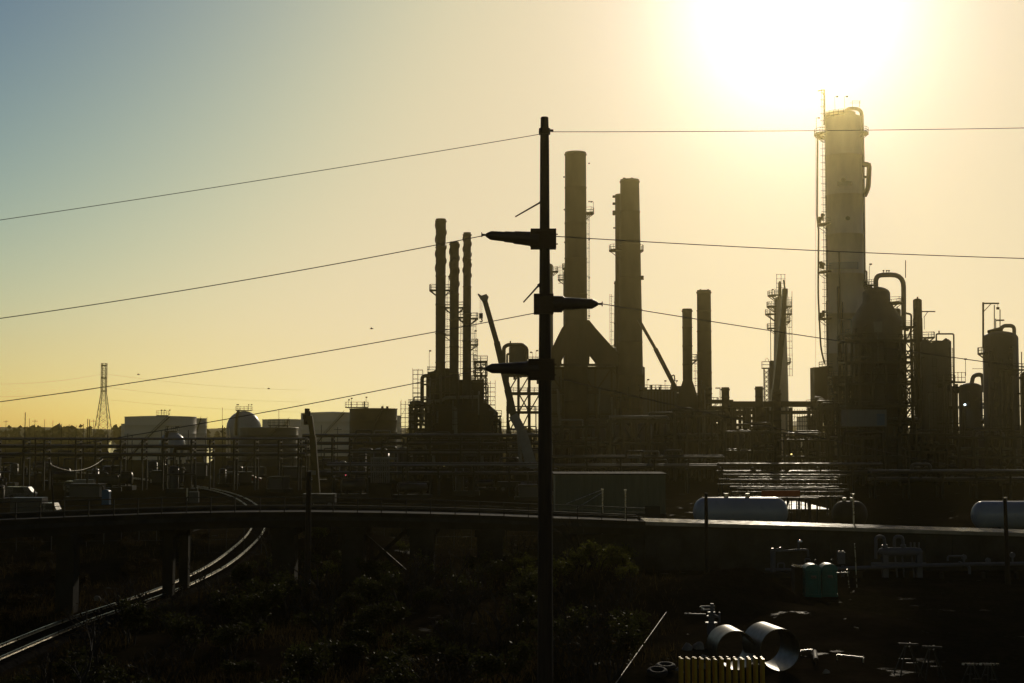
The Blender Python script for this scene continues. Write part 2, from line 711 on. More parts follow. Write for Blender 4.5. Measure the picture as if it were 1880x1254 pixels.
water = bpy.data.materials.new('still_water')
water.use_nodes = True
b_ = water.node_tree.nodes['Principled BSDF']
b_.inputs['Base Color'].default_value = (.02, .02, .02, 1)
b_.inputs['Roughness'].default_value = .08
nz_ = water.node_tree.nodes.new('ShaderNodeTexNoise')
nz_.inputs['Scale'].default_value = 1.5
bp_ = water.node_tree.nodes.new('ShaderNodeBump')
bp_.inputs['Strength'].default_value = .08
water.node_tree.links.new(nz_.outputs['Fac'], bp_.inputs['Height'])
water.node_tree.links.new(bp_.outputs[0], b_.inputs['Normal'])


def pond(px0, px1, y0, y1, seed):
    r = random.Random(seed)
    pts = []
    for i in range(18):
        t = 2 * math.pi * i / 18
        k = r.uniform(.8, 1.1)
        p = G((px0 + px1) / 2 + (px1 - px0) / 2 * math.cos(t) * k, (y0 + y1) / 2 - (y1 - y0) / 2 * math.sin(t) * k, .03)
        pts.append(p)
    mb = MB()
    mb.face(pts)
    o = mb.build('water', water)
    tag(o, None, None, kind='structure')


pond(197, 214, 809, 834, 1)
pond(330, 392, 819, 834, 2)
pond(372, 390, 832, 850, 3)

# ------------------------------------------------------------------ railway
def make_track():
    T = thing('railway_track', 'single curving railway track with polished rails passing under the road bridge', 'railway track', TRK[len(TRK) // 3])
    bed = MB()
    rl = [MB(), MB()]
    sl_ = MB()
    acc = 0
    last = None
    n = len(TRK)
    dirs = []
    for i in range(n):
        d = (TRK[min(n - 1, i + 1)] - TRK[max(0, i - 1)]).normalized()
        dirs.append(d)
    for i in range(n - 1):
        a, b = TRK[i], TRK[i + 1]
        na, nb = V((-dirs[i].y, dirs[i].x, 0)), V((-dirs[i + 1].y, dirs[i + 1].x, 0))
        sec = [(-2.1, -.25), (-1.35, .2), (1.35, .2), (2.1, -.25)]
        for k in range(3):
            (s0, z0), (s1, z1) = sec[k], sec[k + 1]
            bed.face([a + na * s0 + V((0, 0, z0)), b + nb * s0 + V((0, 0, z0)), b + nb * s1 + V((0, 0, z1)), a + na * s1 + V((0, 0, z1))][::-1], True)
        for si, sd in enumerate((-.753, .753)):
            A, B = a + na * sd, b + nb * sd
            for w, z0, z1 in ((.14, .245, .27), (.03, .27, .37), (.062, .37, .415)):
                q = []
                for p, nn in ((A, na), (B, nb)):
                    q.append([p + nn * (-w / 2) + V((0, 0, z0)), p + nn * (w / 2) + V((0, 0, z0)), p + nn * (w / 2) + V((0, 0, z1)), p + nn * (-w / 2) + V((0, 0, z1))])
                for k in range(4):
                    k2 = (k + 1) % 4
                    rl[si].face([q[0][k], q[1][k], q[1][k2], q[0][k2]][::-1])
        L = (b - a).length
        t = -acc
        while t < L:
            if t >= 0 and a.y < 190:
                p = a + (b - a) * (t / L)
                sl_.box((p.x, p.y, .2), (.24, 2.5, .09), math.atan2(dirs[i].y, dirs[i].x))
            t += .62
        acc = L - (t - .62) if t > L else 0
        acc = max(0, min(.62, acc))
    bed.build('ballast_bed', M['ballast'], T)
    sl_.build('sleepers', M['sleeper'], T)
    for r_ in rl:
        r_.build('rail', M['rail_steel'], T)


make_track()

# ------------------------------------------------------------------ overpass bridge, road and wall
BR_PX = [(-1500, 1046, 58), (-900, 1013, 66), (-500, 984, 76), (-160, 962, 84), (-20, 955.5, 86.5), (140, 949, 91), (300, 943, 96.5), (420, 940.5, 100), (560, 939.7, 105), (700, 941.4, 108.5), (800, 943.5, 110.5), (900, 946.4, 112.5), (1000, 950.5, 114), (1100, 954, 116), (1185, 957.2, 117)]
BR = [P(*p) for p in BR_PX]
WL_PX = [(1185, 957.5, 117), (1320, 961.5, 117.6), (1450, 965, 118), (1550, 968, 118), (1700, 973, 118), (1900, 979, 118), (2050, 984, 118)]
WL = [P(*p) for p in WL_PX]


def sweep(mb, path, sec):
    m = len(sec)
    for i in range(len(path) - 1):
        a, b = path[i], path[i + 1]
        for k in range(m):
            (d0, z0), (d1, z1) = sec[k], sec[(k + 1) % m]
            mb.face([a + V((0, d0, z0)), b + V((0, d0, z0)), b + V((0, d1, z1)), a + V((0, d1, z1))])
    for p, rev in ((path[0], False), (path[-1], True)):
        q = [p + V((0, d, z)) for d, z in sec]
        mb.face(q if rev else q[::-1])


def br_at(px):
    for i in range(len(BR_PX) - 1):
        a, b = BR_PX[i], BR_PX[i + 1]
        if a[0] <= px <= b[0]:
            t = (px - a[0]) / (b[0] - a[0])
            return BR[i].lerp(BR[i + 1], t)
    return BR[-1]


def rect(d0, d1, z0, z1):
    return [(d0, z0), (d1, z0), (d1, z1), (d0, z1)]


T = thing('road_bridge', 'long dark concrete road bridge on tall piers crossing over the railway', 'bridge', (BR[8].x, BR[8].y, 0))
for nm, sec, mm in (('deck', rect(.06, 8.94, -.62, -.34), 'asphalt'), ('girder', rect(.5, 8.5, -1.15, -.63), 'concrete'), ('parapet', rect(0, .34, -.335, 0), 'concrete'), ('parapet', rect(8.66, 9.0, -.335, 0), 'concrete')):
    mb = MB()
    sweep(mb, BR, sec)
    mb.build(nm, M[mm], T)
for a_, b_, off in ((-620, -584, .9), (-200, -168, .9), (104, 136, .9), (299, 318, 2.2), (329, 346, 5.6), (500, 541, 1.2), (628, 668, 1), (752, 796, 1), (876, 923, 1), (1000, 1040, 1.2)):
    p = br_at((a_ + b_) / 2)
    w = S(b_ - a_, p.y)
    xx = P((a_ + b_) / 2, 1000, p.y + off).x
    mb = MB()
    mb.box((xx, p.y + off + w / 2, (p.z - 1.16 - .5) / 2 - .25), (w, w * 1.1, p.z - 1.16 + .5))
    mb.box((xx, p.y + off + w / 2 + 1.2, p.z - 1.16 - .3), (w + .35, w * 1.1 + 2.9, .56))
    mb.build('pier', M['concrete'], T)
for (ax, ay), (bx, by) in (((672, 985), (748, 1052)), ((748, 972), (668, 1046))):
    D0 = br_at(710).y + 3 + (0.5 if ax > bx else 0)
    MB().bar(P(ax, ay, D0), P(bx, by, D0), .3, .3).build('timber_brace', M['wood'], T)
rl = MB()
for px in range(-1460, 1185, 45):
    p = br_at(px) + V((0, .17, 0))
    rl.bar(p + V((0, 0, -.1)), p + V((0, 0, 1.05)), .07)
for z, w in ((.35, .04), (.7, .04), (1.05, .06)):
    for i in range(len(BR) - 1):
        rl.bar(BR[i] + V((0, .17, z)), BR[i + 1] + V((0, .17, z)), w)
rl.build('railing', M['steel'], T)

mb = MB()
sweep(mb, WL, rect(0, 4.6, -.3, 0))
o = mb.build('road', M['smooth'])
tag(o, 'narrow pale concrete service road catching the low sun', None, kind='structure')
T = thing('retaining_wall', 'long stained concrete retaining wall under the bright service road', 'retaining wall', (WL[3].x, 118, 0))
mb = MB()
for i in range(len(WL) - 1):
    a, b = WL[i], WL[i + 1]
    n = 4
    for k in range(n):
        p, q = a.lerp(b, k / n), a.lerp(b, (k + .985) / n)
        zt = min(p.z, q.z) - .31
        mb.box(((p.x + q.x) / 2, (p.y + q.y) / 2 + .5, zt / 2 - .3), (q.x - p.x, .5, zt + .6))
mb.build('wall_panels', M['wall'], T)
mb = MB()
sweep(mb, WL, rect(.12, .42, -.42, -.31))
mb.build('coping', M['concrete'], T)
p0 = WL[0]
mb = MB()
mb.box((p0.x - 4, p0.y + 1.2, p0.z / 2 - .9), (8, .5, p0.z - .4))
mb.build('abutment', M['wall'], T)

# fence of thin posts along the far edge of the road
for px in (1220, 1262, 1540, 1577, 1660, 1726):
    pass

# ------------------------------------------------------------------ the utility pole and its wires
D0 = 45.0
T = thing('utility_pole', 'tall dark utility pole with stubby horizontal insulators, in front of the stacks', 'utility pole', (X(1000.5, D0), D0, 0))
px_ = X(1000.5, D0)
mb = MB()
zt = Zh(215, D0)
prof = [(S(15.5, D0), -1), (S(14.2, D0), Zh(1254, D0)), (S(12.6, D0), Zh(800, D0)), (S(11, D0), Zh(620, D0)), (S(9.2, D0), Zh(430, D0)), (S(8.4, D0), Zh(262, D0)), (S(7.2, D0), zt - .02), (S(6.2, D0), zt)]
mb.lathe(px_, D0, prof, 24)
mb.build('pole_shaft', M['wood'], T)


def arm(T, prof, y_in, y_out, x_in, x_out, px0, px1, py0, py1):
    """polymer post insulator with its clamp, in photo pixels"""
    k = MB()
    w = S(px1 - px0, D0)
    k.box(P((px0 + px1) / 2, (py0 + py1) / 2, D0), (w, .46, S(py1 - py0, D0)))
    k.box(P((px0 + px1) / 2, py0 + 3, D0), (w * .8, .58, .06))
    for dx in (-.35, .35):
        for dy in (-.3, .3):
            c = P((px0 + px1) / 2, (py0 + py1) / 2, D0)
            k.tube([c + V((w * dx, -.3, S((py1 - py0), D0) * dy)), c + V((w * dx, -.25, S((py1 - py0), D0) * dy))], .03, 6)
    for zz in (.25, .75):
        q = P(px1 + 1.5, py0 + (py1 - py0) * zz, D0)
        k.tube([q - V((.1, 0, 0)), q + V((.03, 0, 0))], .02, 6)
    b = k.build('clamp', M['rust'], T)
    g = MB()
    A, B = P(x_in, y_in, D0), P(x_out, y_out, D0)
    pts = [A.lerp(B, t) for t, r_ in prof]
    rad = [S(r_, D0) for t, r_ in prof]
    g.tube(pts, rad, 12)
    g.build('insulator', M['porcelain'], T)
    e = MB()
    e.tube([B, B + (B - A).normalized() * .12], .035, 8)
    ring = [B + (B - A).normalized() * .13 + V((0, .07 * math.cos(t * .785), .07 * math.sin(t * .785))) for t in range(9)]
    e.tube(ring, .016, 6)
    e.build('end_fitting', M['wire'], T)


PR1 = [(-.05, 16), (.10, 15.5), (.12, 13.5), (.30, 12.5), (.43, 12), (.45, 10.8), (.62, 10.2), (.64, 9.2), (.80, 8.8), (.9, 8.3), (.97, 5), (1, 3)]
PR2 = [(-.05, 14), (.20, 14), (.23, 11.5), (.45, 10.8), (.60, 10.4), (.62, 9.8), (.86, 9.4), (.88, 8.6), (.97, 4.5), (1, 3)]
PR3 = [(-.05, 15), (.18, 14.5), (.2, 12), (.42, 11.4), (.44, 10.6), (.68, 10.0), (.7, 9.4), (.88, 9), (.97, 5), (1, 3)]
arm(T, PR1, 439.5, 431.5, 985, 892, 974, 1021, 421, 457)
arm(T, PR2, 557, 558, 1018, 1098, 980, 1016, 540, 577)
arm(T, PR3, 676, 676.5, 985, 892, 970, 1018, 659, 698)
MB().box(P(1022, 559, D0), (S(20, D0), .36, S(28, D0))).build('clamp', M['rust'], T)
mb = MB()
mb.lathe(px_, D0, [(S(10.5, D0), Zh(247, D0)), (S(10.8, D0), Zh(243, D0)), (S(10.5, D0), Zh(236, D0))], 20, cap_bot=True)
mb.tube([P(1008, 239, D0), P(1016, 239.5, D0)], .035, 8)
mb.tube([P(995, 246, D0), P(990, 246, D0)], .04, 8)
mb.tube([P(994, 237, D0), P(992, 237, D0)], .05, 8)
mb.build('wire_bracket', M['rust'], T)
for a, b in (((946, 398), (993, 371)), ((961, 555), (989, 524))):
    mb = MB()
    mb.tube([P(*a, D0 + .25), P(*b, D0)], [.022, .03], 6)
    mb.tube([P(*b, D0) - V((.02, 0, .02)), P(*b, D0) + V((.1, 0, .05))], .06, 8)
    mb.build('strut_rod', M['wire'], T)


def wire(label, pts, r, sag=0.0, grp='conductors hanging from the utility pole'):
    """pts: (px, py, D) two ends; runs on past the second end outside the frame"""
    a, b = P(*pts[0]), P(*pts[1])
    b2 = a + (b - a) * 1.55
    mb = MB()
    n = 40
    q = []
    for i in range(n + 1):
        t = i / n
        q.append(a.lerp(b2, t) + V((0, 0, -sag * 4 * (t / 1.0) * (1.0 - t / 1.0) if sag else 0)))
    mb.tube(q, r, 6)
    solo(mb, 'power_line', M['wire'], a, label, 'power line', grp)


wire('thin topmost wire sloping down to the far edge from the pole top', ((994, 246, 45), (0, 398, 47)), .011, .12)
wire('wire sloping down from the uppermost stubby insulator past the three slim stacks', ((891, 432, 45), (0, 570.5, 47)), .015, .28)
wire('wire sloping down from the middle clamp across the crane boom', ((981, 575, 45), (0, 722.5, 47)), .015, .3)
wire('lowest sloping wire leaving the bottom insulator above the tank farm', ((891, 677, 45), (0, 822, 47)), .015, .3)
wire('nearly level thin wire running from the pole top across the tall tower', ((1010, 242, 45), (1880, 231, 47)), .011, .08)
wire('wire running from the uppermost clamp across the two big stacks', ((1021, 434, 45), (1880, 467, 47)), .015, .15)
wire('wire dropping from the outward end of the middle insulator', ((1100, 557, 45), (1880, 668, 46)), .015, .12)
wire('steepest lowest wire falling from the bottom clamp in front of the dark furnace', ((1018, 693, 45), (1500, 800, 46)), .015, .05)

# ------------------------------------------------------------------ refinery kit
def arc_platform(T, cx, cy, z, r0, r1, a0, a1, rail=1.15):
    n = max(3, int(abs(a1 - a0) / 15))
    A = [math.radians(a0 + (a1 - a0) * i / n) for i in range(n + 1)]
    mb = MB()

    def q(r, a, zz):
        return (cx + r * math.cos(a), cy + r * math.sin(a), zz)
    for i in range(n):
        a, b = A[i], A[i + 1]
        mb.face([q(r0, a, z), q(r1, a, z), q(r1, b, z), q(r0, b, z)])
        mb.face([q(r0, a, z - .3), q(r0, b, z - .3), q(r1, b, z - .3), q(r1, a, z - .3)])
        mb.face([q(r1, a, z - .3), q(r1, b, z - .3), q(r1, b, z), q(r1, a, z)])
    for a in (A[0], A[-1]):
        mb.face([q(r0, a, z - .3), q(r1, a, z - .3), q(r1, a, z), q(r0, a, z)])
    for i in range(0, n + 1, 2):
        mb.bar(q(r0 * .99, A[i], z - .3 - (r1 - r0) * .7), q(r1 * .97, A[i], z - .3), .14)
    p = mb.build('platform', M['steel'], T)
    rb = MB()
    m = n if abs(a1 - a0) > 200 else n
    rr = r1 - .06
    for i in range(m + 1):
        rb.bar(q(rr, A[i], z), q(rr, A[i], z + rail), .09)
    for zz in (rail * .5, rail):
        for i in range(m):
            rb.bar(q(rr, A[i], z + zz), q(rr, A[i + 1], z + zz), .08)
        for a in (A[0], A[-1]):
            rb.bar(q(r0, a, z + zz), q(rr, a, z + zz), .08)
    rb.build('railing', M['steel'], p)


def box_platform(T, c, d, rail=1.15, m='steel', brace=True):
    """rectangular grating with handrail; c centre of the top, d = (dx, dy)"""
    mb = MB()
    mb.box((c[0], c[1], c[2] - .15), (d[0], d[1], .3))
    p = mb.build('platform', M[m], T)
    rb = MB()
    xs = [c[0] - d[0] / 2, c[0] + d[0] / 2]
    ys = [c[1] - d[1] / 2, c[1] + d[1] / 2]
    nx = max(1, round(d[0] / 1.6))
    for y in ys:
        for i in range(nx + 1):
            x = xs[0] + d[0] * i / nx
            rb.bar((x, y, c[2]), (x, y, c[2] + rail), .09)
        for zz in (.5 * rail, rail):
            rb.bar((xs[0], y, c[2] + zz), (xs[1], y, c[2] + zz), .08)
    for x in xs:
        for zz in (.5 * rail, rail):
            rb.bar((x, ys[0], c[2] + zz), (x, ys[1], c[2] + zz), .08)
    rb.build('railing', M['steel'], p)


def ladder(T, x, y, z0, z1, sx=1, step=1.75, w=.7):
    mb = MB()
    for o_ in (0, sx * w):
        mb.bar((x + o_, y, z0), (x + o_, y, z1), .09)
    z = z0
    while z < z1:
        mb.bar((x - sx * .5, y, z), (x + sx * (w + .05), y, z), .1)
        z += step
    z = z0 + .4
    while z < z1:
        mb.bar((x, y, z), (x + sx * w, y, z), .04)
        z += .44
    mb.build('ladder', M['steel'], T)


def lamp_post(T, p, h, side=1, arm_=.6):
    mb = MB()
    mb.bar(p, p + V((0, 0, h)), .09)
    mb.bar(p + V((0, 0, h)), p + V((side * arm_, 0, h + .1)), .08)
    mb.box(p + V((side * arm_, 0, h)), (.5, .35, .32))
    mb.build('lamp_post', M['steel'], T)


def flue(name, label, px, ytop, ybot, wtop, wbot, D, m='stack', group=None, base=0.0, lip=True, n=28, strakes=0, cat='stack'):
    """round steel stack: returns the thing, axis x, D, radius function"""
    zt, zb = Zh(ytop, D), Zh(ybot, D)
    cx = X(px, D, (ytop + ybot) / 2)
    T = thing(name, label, cat, (cx, D, base), group)
    r1, r0 = S(wtop, D) / 2, S(wbot, D) / 2
    k = (r0 - r1) / (zt - zb)

    def R(z):
        return r1 + (zt - z) * k
    mb = MB()
    prof = [(R(base), base)]
    nr = 9
    for i in range(1, nr):
        z = base + (zt - base) * i / nr
        prof += [(R(z), z - .12), (R(z) + .10, z - .1), (R(z) + .10, z + .1), (R(z), z + .12)]
    if lip:
        prof += [(R(zt), zt - .75), (R(zt) + .16, zt - .7), (R(zt) + .16, zt - .4), (R(zt), zt - .35)]
    prof += [(R(zt), zt), (R(zt) * .9, zt), (R(zt) * .88, zt - 2.2)]
    mb.lathe(cx, D, prof, n)
    mb.build('shell', M[m], T)
    if strakes:
        zs = Zh(strakes, D)
        for h in range(3):
            sb = MB()
            pitch = r1 * 2 * 4.2
            N_ = 60
            for i in range(N_):
                z0, z1 = zs + (zt - .5 - zs) * i / N_, zs + (zt - .5 - zs) * (i + 1) / N_
                q = []
                for z in (z0, z1):
                    a = 2 * math.pi * (z / pitch + h / 3)
                    q.append((V((cx + R(z) * .98 * math.cos(a), D + R(z) * .98 * math.sin(a), z)), V((cx + (R(z) + .2) * math.cos(a), D + (R(z) + .2) * math.sin(a), z))))
                sb.face([q[0][0], q[0][1], q[1][1], q[1][0]])
            sb.build('strake', M[m], T)
    return T, cx, D, R


def frame(name, label, cat, px0, px1, ytop, D, depth, nb, zl, m='steel', w=.35, braces=True, floors=True, rails=True, group=None, npipe=0, seed=0, loc=None, ny=2, ext=0.0):
    """open steel structure: columns, beams, braces in one frame part; floors; pipes through it"""
    x0, x1 = X(px0, D), X(px1, D)
    zt = Zh(ytop, D)
    if not isinstance(zl, (list, tuple)):
        zl = [zt * (i + 1) / zl for i in range(zl)]
    T = thing(name, label, cat, ((x0 + x1) / 2, D, 0), group)
    r = random.Random(seed)
    mb = MB()
    ys = [D + depth * j / (ny - 1) for j in range(ny)]
    xs = [x0 + (x1 - x0) * i / nb for i in range(nb + 1)]
    for y in ys:
        for x in xs:
            mb.box((x, y, zt / 2), (w, w, zt))
    for z in zl:
        for y in ys:
            mb.bar((x0 - ext, y, z - .01), (x1 + ext, y, z - .01), w * .7, w)
        for x in xs:
            mb.bar((x, ys[0], z - .02), (x, ys[-1], z - .02), w * .6, w * .9)
    if braces:
        zz = [0] + list(zl)
        for k in range(len(zz) - 1):
            i = r.randrange(nb)
            for y in (ys[0], ys[-1]):
                i = (i + 1) % nb
                if r.random() < .75:
                    mb.bar((xs[i], y, zz[k]), (xs[i + 1], y, zz[k + 1]), w * .5)
                if r.random() < .4:
                    mb.bar((xs[i + 1], y, zz[k]), (xs[i], y, zz[k + 1]), w * .5)
    mb.build('steel_frame', M[m], T)
    if floors:
        for z in zl:
            if rails:
                box_platform(T, ((x0 + x1) / 2, D + depth / 2, z + .22), (x1 - x0 + .6, depth + .6))
            else:
                MB().box(((x0 + x1) / 2, D + depth / 2, z + .22), (x1 - x0 + .4, depth + .4, .2)).build('platform', M[m], T)
    for k in range(npipe):
        z = r.choice(zl) + r.uniform(.6, 2.0) if len(zl) else 3
        y = D - .4 + r.uniform(0, depth + .5)
        rr = r.uniform(.12, .4)
        p = MB()
        a, b = sorted((r.uniform(x0, x1), r.uniform(x0, x1)))
        if b - a < (x1 - x0) * .3:
            b = a + (x1 - x0) * .4
        z2 = max(.5, z - r.uniform(1.5, 9))
        if r.random() < .5:
            p.pipe([(a, y, z2), (a, y, z), (b, y, z), (b, y, max(.5, z2 - 1))], rr, 8)
        else:
            p.pipe([(a, y, z), (b, y, z), (b, y, z2)], rr, 8)
        p.build('pipe', M[r.choice(['pipe', 'clad', 'steel'])], T)
    return T, xs, ys, zl


def dome(r, z0, k=.5, n=7):
    return [(max(.02, r * math.cos(math.pi / 2 * i / n)), z0 + r * k * math.sin(math.pi / 2 * i / n)) for i in range(n + 1)]
# ------------------------------------------------------------------ the tall tower on the sunny side
D = 350
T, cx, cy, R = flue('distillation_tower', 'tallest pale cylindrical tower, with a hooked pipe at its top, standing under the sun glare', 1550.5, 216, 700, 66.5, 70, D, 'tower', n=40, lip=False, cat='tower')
mb = MB()
mb.lathe(cx - .6, cy, [(R(0) * .78, Zh(217, D)), (R(0) * .78, Zh(208, D)), (R(0) * .1, Zh(207.4, D))], 32)
mb.build('top_head', M['tower'], T)
mb = MB()
r_ = S(7, D)
mb.pipe([P(1549, 212, D), P(1555, 199.5, D), P(1582, 199.5, D), P(1582.8, 245, D), P(1584, 300, D), P(1588, 700, D), V((X(1588, D), D, 4))], r_ * .5, 12, bend=2.0)
mb.build('overhead_pipe', M['clad'], T)
mb = MB()
mb.pipe([P(1580, 302, D - 1), P(1596, 301, D - 1), P(1594, 345, D - 1), P(1587, 360, D - 1)], S(4.5, D), 10)
mb.tube([P(1577, 303, D - 1), P(1598, 303, D - 1)], S(4, D), 10)
mb.box(P(1591, 325, D - 1), (1.9, .9, .5))
mb.build('side_pipe', M['pipe'], T)
arc_platform(T, cx, cy, Zh(246, D), R(0), R(0) + S(17, D), 40, 150)
arc_platform(T, cx, cy, Zh(246, D), R(0), R(0) + S(17, D), 165, 205)
arc_platform(T, cx, cy, Zh(246, D), R(0), R(0) + S(11, D), -40, 12)
arc_platform(T, cx, cy, Zh(216, D) + .05, R(0) * .2, R(0) * .98, 100, 260)
for yy in (412, 499, 585, 673):
    arc_platform(T, cx, cy, Zh(yy, D), R(0), R(0) + S(14, D), 160, 215)
lx = cx - R(0) - S(4.5, D)
ladder(T, lx, D - 1, Zh(675, D), Zh(165, D), 1, 1.75, .8)
mb = MB()
mb.bar(P(1513, 230, D), P(1513, 165, D), .3)
mb.bar(P(1513, 165, D), P(1501, 167, D), .28)
mb.bar(P(1508, 166, D), P(1512.5, 176, D), .12)
mb.build('davit_arm', M['steel'], T)
for px, h in ((1533, 4.2), (1551, 4.2)):
    lamp_post(T, P(px, 208, D), h)
lamp_post(T, P(1499, 240, D - .5), 3.2)
mb = MB()
mb.bar(P(1565, 197, D + 1), P(1565, 185, D + 1), .1)
mb.bar(P(1578, 197, D + 1), P(1578, 185, D + 1), .1)
mb.bar(P(1564, 185.5, D + 1), P(1580, 185.5, D + 1), .1)
mb.bar(P(1560, 189, D + 1), P(1580, 189, D + 1), .08)
mb.build('railing', M['steel'], T)
mb = MB()
mb.pipe([P(1501, 250, D), P(1500, 400, D), P(1503, 420, D), P(1502, 540, D), P(1507, 640, D), P(1514, 668, D)], .22, 8, bend=3)
mb.build('riser_pipe', M['pipe'], T)
mb = MB()
mb.bar(P(1497.5, 240, D), P(1497.5, 675, D), .05)
mb.build('hoist_rope', M['wire'], T)
for yy, hh, a0, a1, mm in ((491, 13, 205, 300, 'white'), (342, 8, 238, 282, 'clad')):
    b = MB()
    zc, h = Zh(yy, D), S(hh, D)
    n = 14
    for i in range(n):
        a, c = math.radians(a0 + (a1 - a0) * i / n), math.radians(a0 + (a1 - a0) * (i + 1) / n)
        rr = R(zc) + .14
        b.face([(cx + rr * math.cos(a), cy + rr * math.sin(a), zc - h / 2), (cx + rr * math.cos(c), cy + rr * math.sin(c), zc - h / 2), (cx + rr * math.cos(c), cy + rr * math.sin(c), zc + h / 2), (cx + rr * math.cos(a), cy + rr * math.sin(a), zc + h / 2)], True)
    b.build('pale_band', M[mm], T)
for px, py in ((1507, 480), (1511, 482), (1512, 570), (1508, 574), (1505, 398), (1510, 392)):
    mb = MB()
    mb.tube([P(px, py + 12, D - 2), P(px, py, D - 2)], .35, 8)
    mb.tube([P(px - 3, py + 3, D - 2), P(px + 4, py + 3, D - 2)], .25, 8)
    mb.build('valve', M['steel'], T)
mb = MB()
mb.box(P(1505, 708, D - 1), (S(27, D), 5, S(66, D)))
mb.build('cladding_box', M['darktank'], T)
MB().box(P(1505, 744, D - 1), (S(22, D), 4, S(16, D))).build('cladding_box', M['darktank'], T)
b = MB()
for i in range(10):
    a, c = math.radians(215 + 6 * i), math.radians(221 + 6 * i)
    rr = R(10) + .2
    z0, z1 = Zh(718, D), Zh(695, D)
    b.face([(cx + rr * math.cos(a), cy + rr * math.sin(a), z0), (cx + rr * math.cos(c), cy + rr * math.sin(c), z0), (cx + rr * math.cos(c), cy + rr * math.sin(c), z1), (cx + rr * math.cos(a), cy + rr * math.sin(a), z1)], True)
b.build('pale_band', M['vessel'], T)

# ------------------------------------------------------------------ two big stacks, breeching and furnace
D = 350
T, cx, cy, R = flue('brown_stack', 'thicker brown stack rising from a forked funnel base beside the utility pole', 1057, 280, 600, 39, 42, D, n=36)
mb = MB()
zj = Zh(596, D)
# forked breeching: funnel walls as a solid with two arched openings
L, Rr = lambda px, py: (X(px, D, py), Zh(py, D)), None
poly = [L(1042, 590), L(1080, 590), L(1092, 605), L(1134, 652), L(1134, 672), L(1095, 672), L(1095, 668), L(1093.5, 664), L(1085, 653), L(1081, 652), L(1080, 672), L(1041, 672), L(1041, 652), L(1036, 652), L(1030, 664), L(1030, 672), L(1004, 672), L(1004, 658), L(1030, 605)]
mb.prism(poly[::-1], D - 4.5, D + 4.5)
mb.build('forked_breeching', M['stack'], T)
mb = MB()
mb.bar(P(1003, 670, D - 5), P(1136, 670, D - 5), .6, .6)
mb.bar(P(1003, 670, D + 5), P(1136, 670, D + 5), .6, .6)
mb.build('support_beam', M['rust'], T)
arc_platform(T, cx, cy, Zh(391, D), R(60), R(60) + S(14, D), -35, 35)
lamp_post(T, P(1089.5, 391, D), 2.8, -1, .5)
mb = MB()
for k in range(5):
    mb.box(P(1081.5 + k * .15, 300 + k * 70, D), (.35, .3, .3))
    mb.box(P(1035.5 + k * .6, 325 + k * 60, D), (.35, .3, .3))
mb.build('bracket', M['steel'], T)
ladder(T, cx + R(40) + .25, D, Zh(585, D), Zh(392, D), 1, 3.5, .35)

T, cx, cy, R = flue('dark_stack', 'thick grey brown stack with a stepped side duct, a slanting boom behind it', 1157, 330, 726, 35, 47, D, n=36)
mb = MB()
mb.lathe(X(1141, D, 500), D + 1.5, [(S(11, D), 0), (S(10.5, D), Zh(356, D)), (S(9.5, D), Zh(355, D))], 24)
mb.build('side_duct', M['stack'], T)
for px in (1146, 1160):
    mb = MB()
    mb.tube([P(px, 331, D), P(px, 326.5, D)], .35, 8)
    mb.build('warning_light', M['rust'], T)
arc_platform(T, cx, cy, Zh(459, D), R(50), R(50) + S(19, D), 150, 215)
arc_platform(T, cx, cy, Zh(459, D), R(50), R(50) + S(5, D), -25, 25)
lamp_post(T, P(1130, 459, D), 5.5, -1, .3)
mb = MB()
for yy in (361, 374, 391):
    mb.box(P(1128, yy, D), (.9, .9, .5 if yy < 390 else 1.1))
for yy in (510, 600, 700, 715):
    mb.box(P(1179, yy, D), (.7, .9, 1.0))
mb.build('bracket', M['steel'], T)

T, cx, cy, R = flue('thin_stack', 'thin steel pipe stack clinging to the edge of the thick dark stack', 1131, 516, 660, 5.5, 9, 358, n=16)
arc_platform(T, cx, cy, Zh(643, 358), R(20), R(20) + S(5, 358), 100, 260)
ladder(T, cx - R(30) - .5, 358, Zh(640, 358), Zh(540, 358), -1, 2.2, .45)

# furnace block under the stacks
D = 352
T = thing('furnace_block', 'broad dark furnace casing braced with slanting steel under the two big stacks', 'furnace', (X(1098, D), D, 0))
mb = MB()
x0, x1 = X(1004, D), X(1183, D)
mb.box(((x0 + x1) / 2, D + 8, Zh(672.5, D) / 2), (x1 - x0, 14, Zh(672.5, D)))
mb.build('casing', M['vessel'], T)
mb = MB()
xs = [x0 + (x1 - x0) * i / 6 for i in range(7)]
za, zb = Zh(720, D), Zh(676, D)
for i, x in enumerate(xs):
    mb.bar((x, D + .7, 0), (x, D + .7, Zh(674, D)), .5)
    if i < 6:
        a, b = (za, zb) if i % 2 else (zb, za)
        mb.bar((x, D + .6, a), (xs[i + 1], D + .6, b), .35)
for yy in (676, 720, 760, 800):
    mb.bar((x0, D + .5, Zh(yy, D)), (x1, D + .5, Zh(yy, D)), .5, .6)
mb.build('steel_bracing', M['rust'], T)
box_platform(T, ((x0 + x1) / 2, D - .8, Zh(722, D)), (x1 - x0, 2.4))
box_platform(T, ((x0 + x1) / 2, D - .8, Zh(764, D)), (x1 - x0, 2.4))
mb = MB()
mb.pipe([P(1135, 672, D - 1), P(1135, 645, D - 1), P(1126, 640, D - 1)], .5, 8)
mb.build('pipe', M['clad'], T)

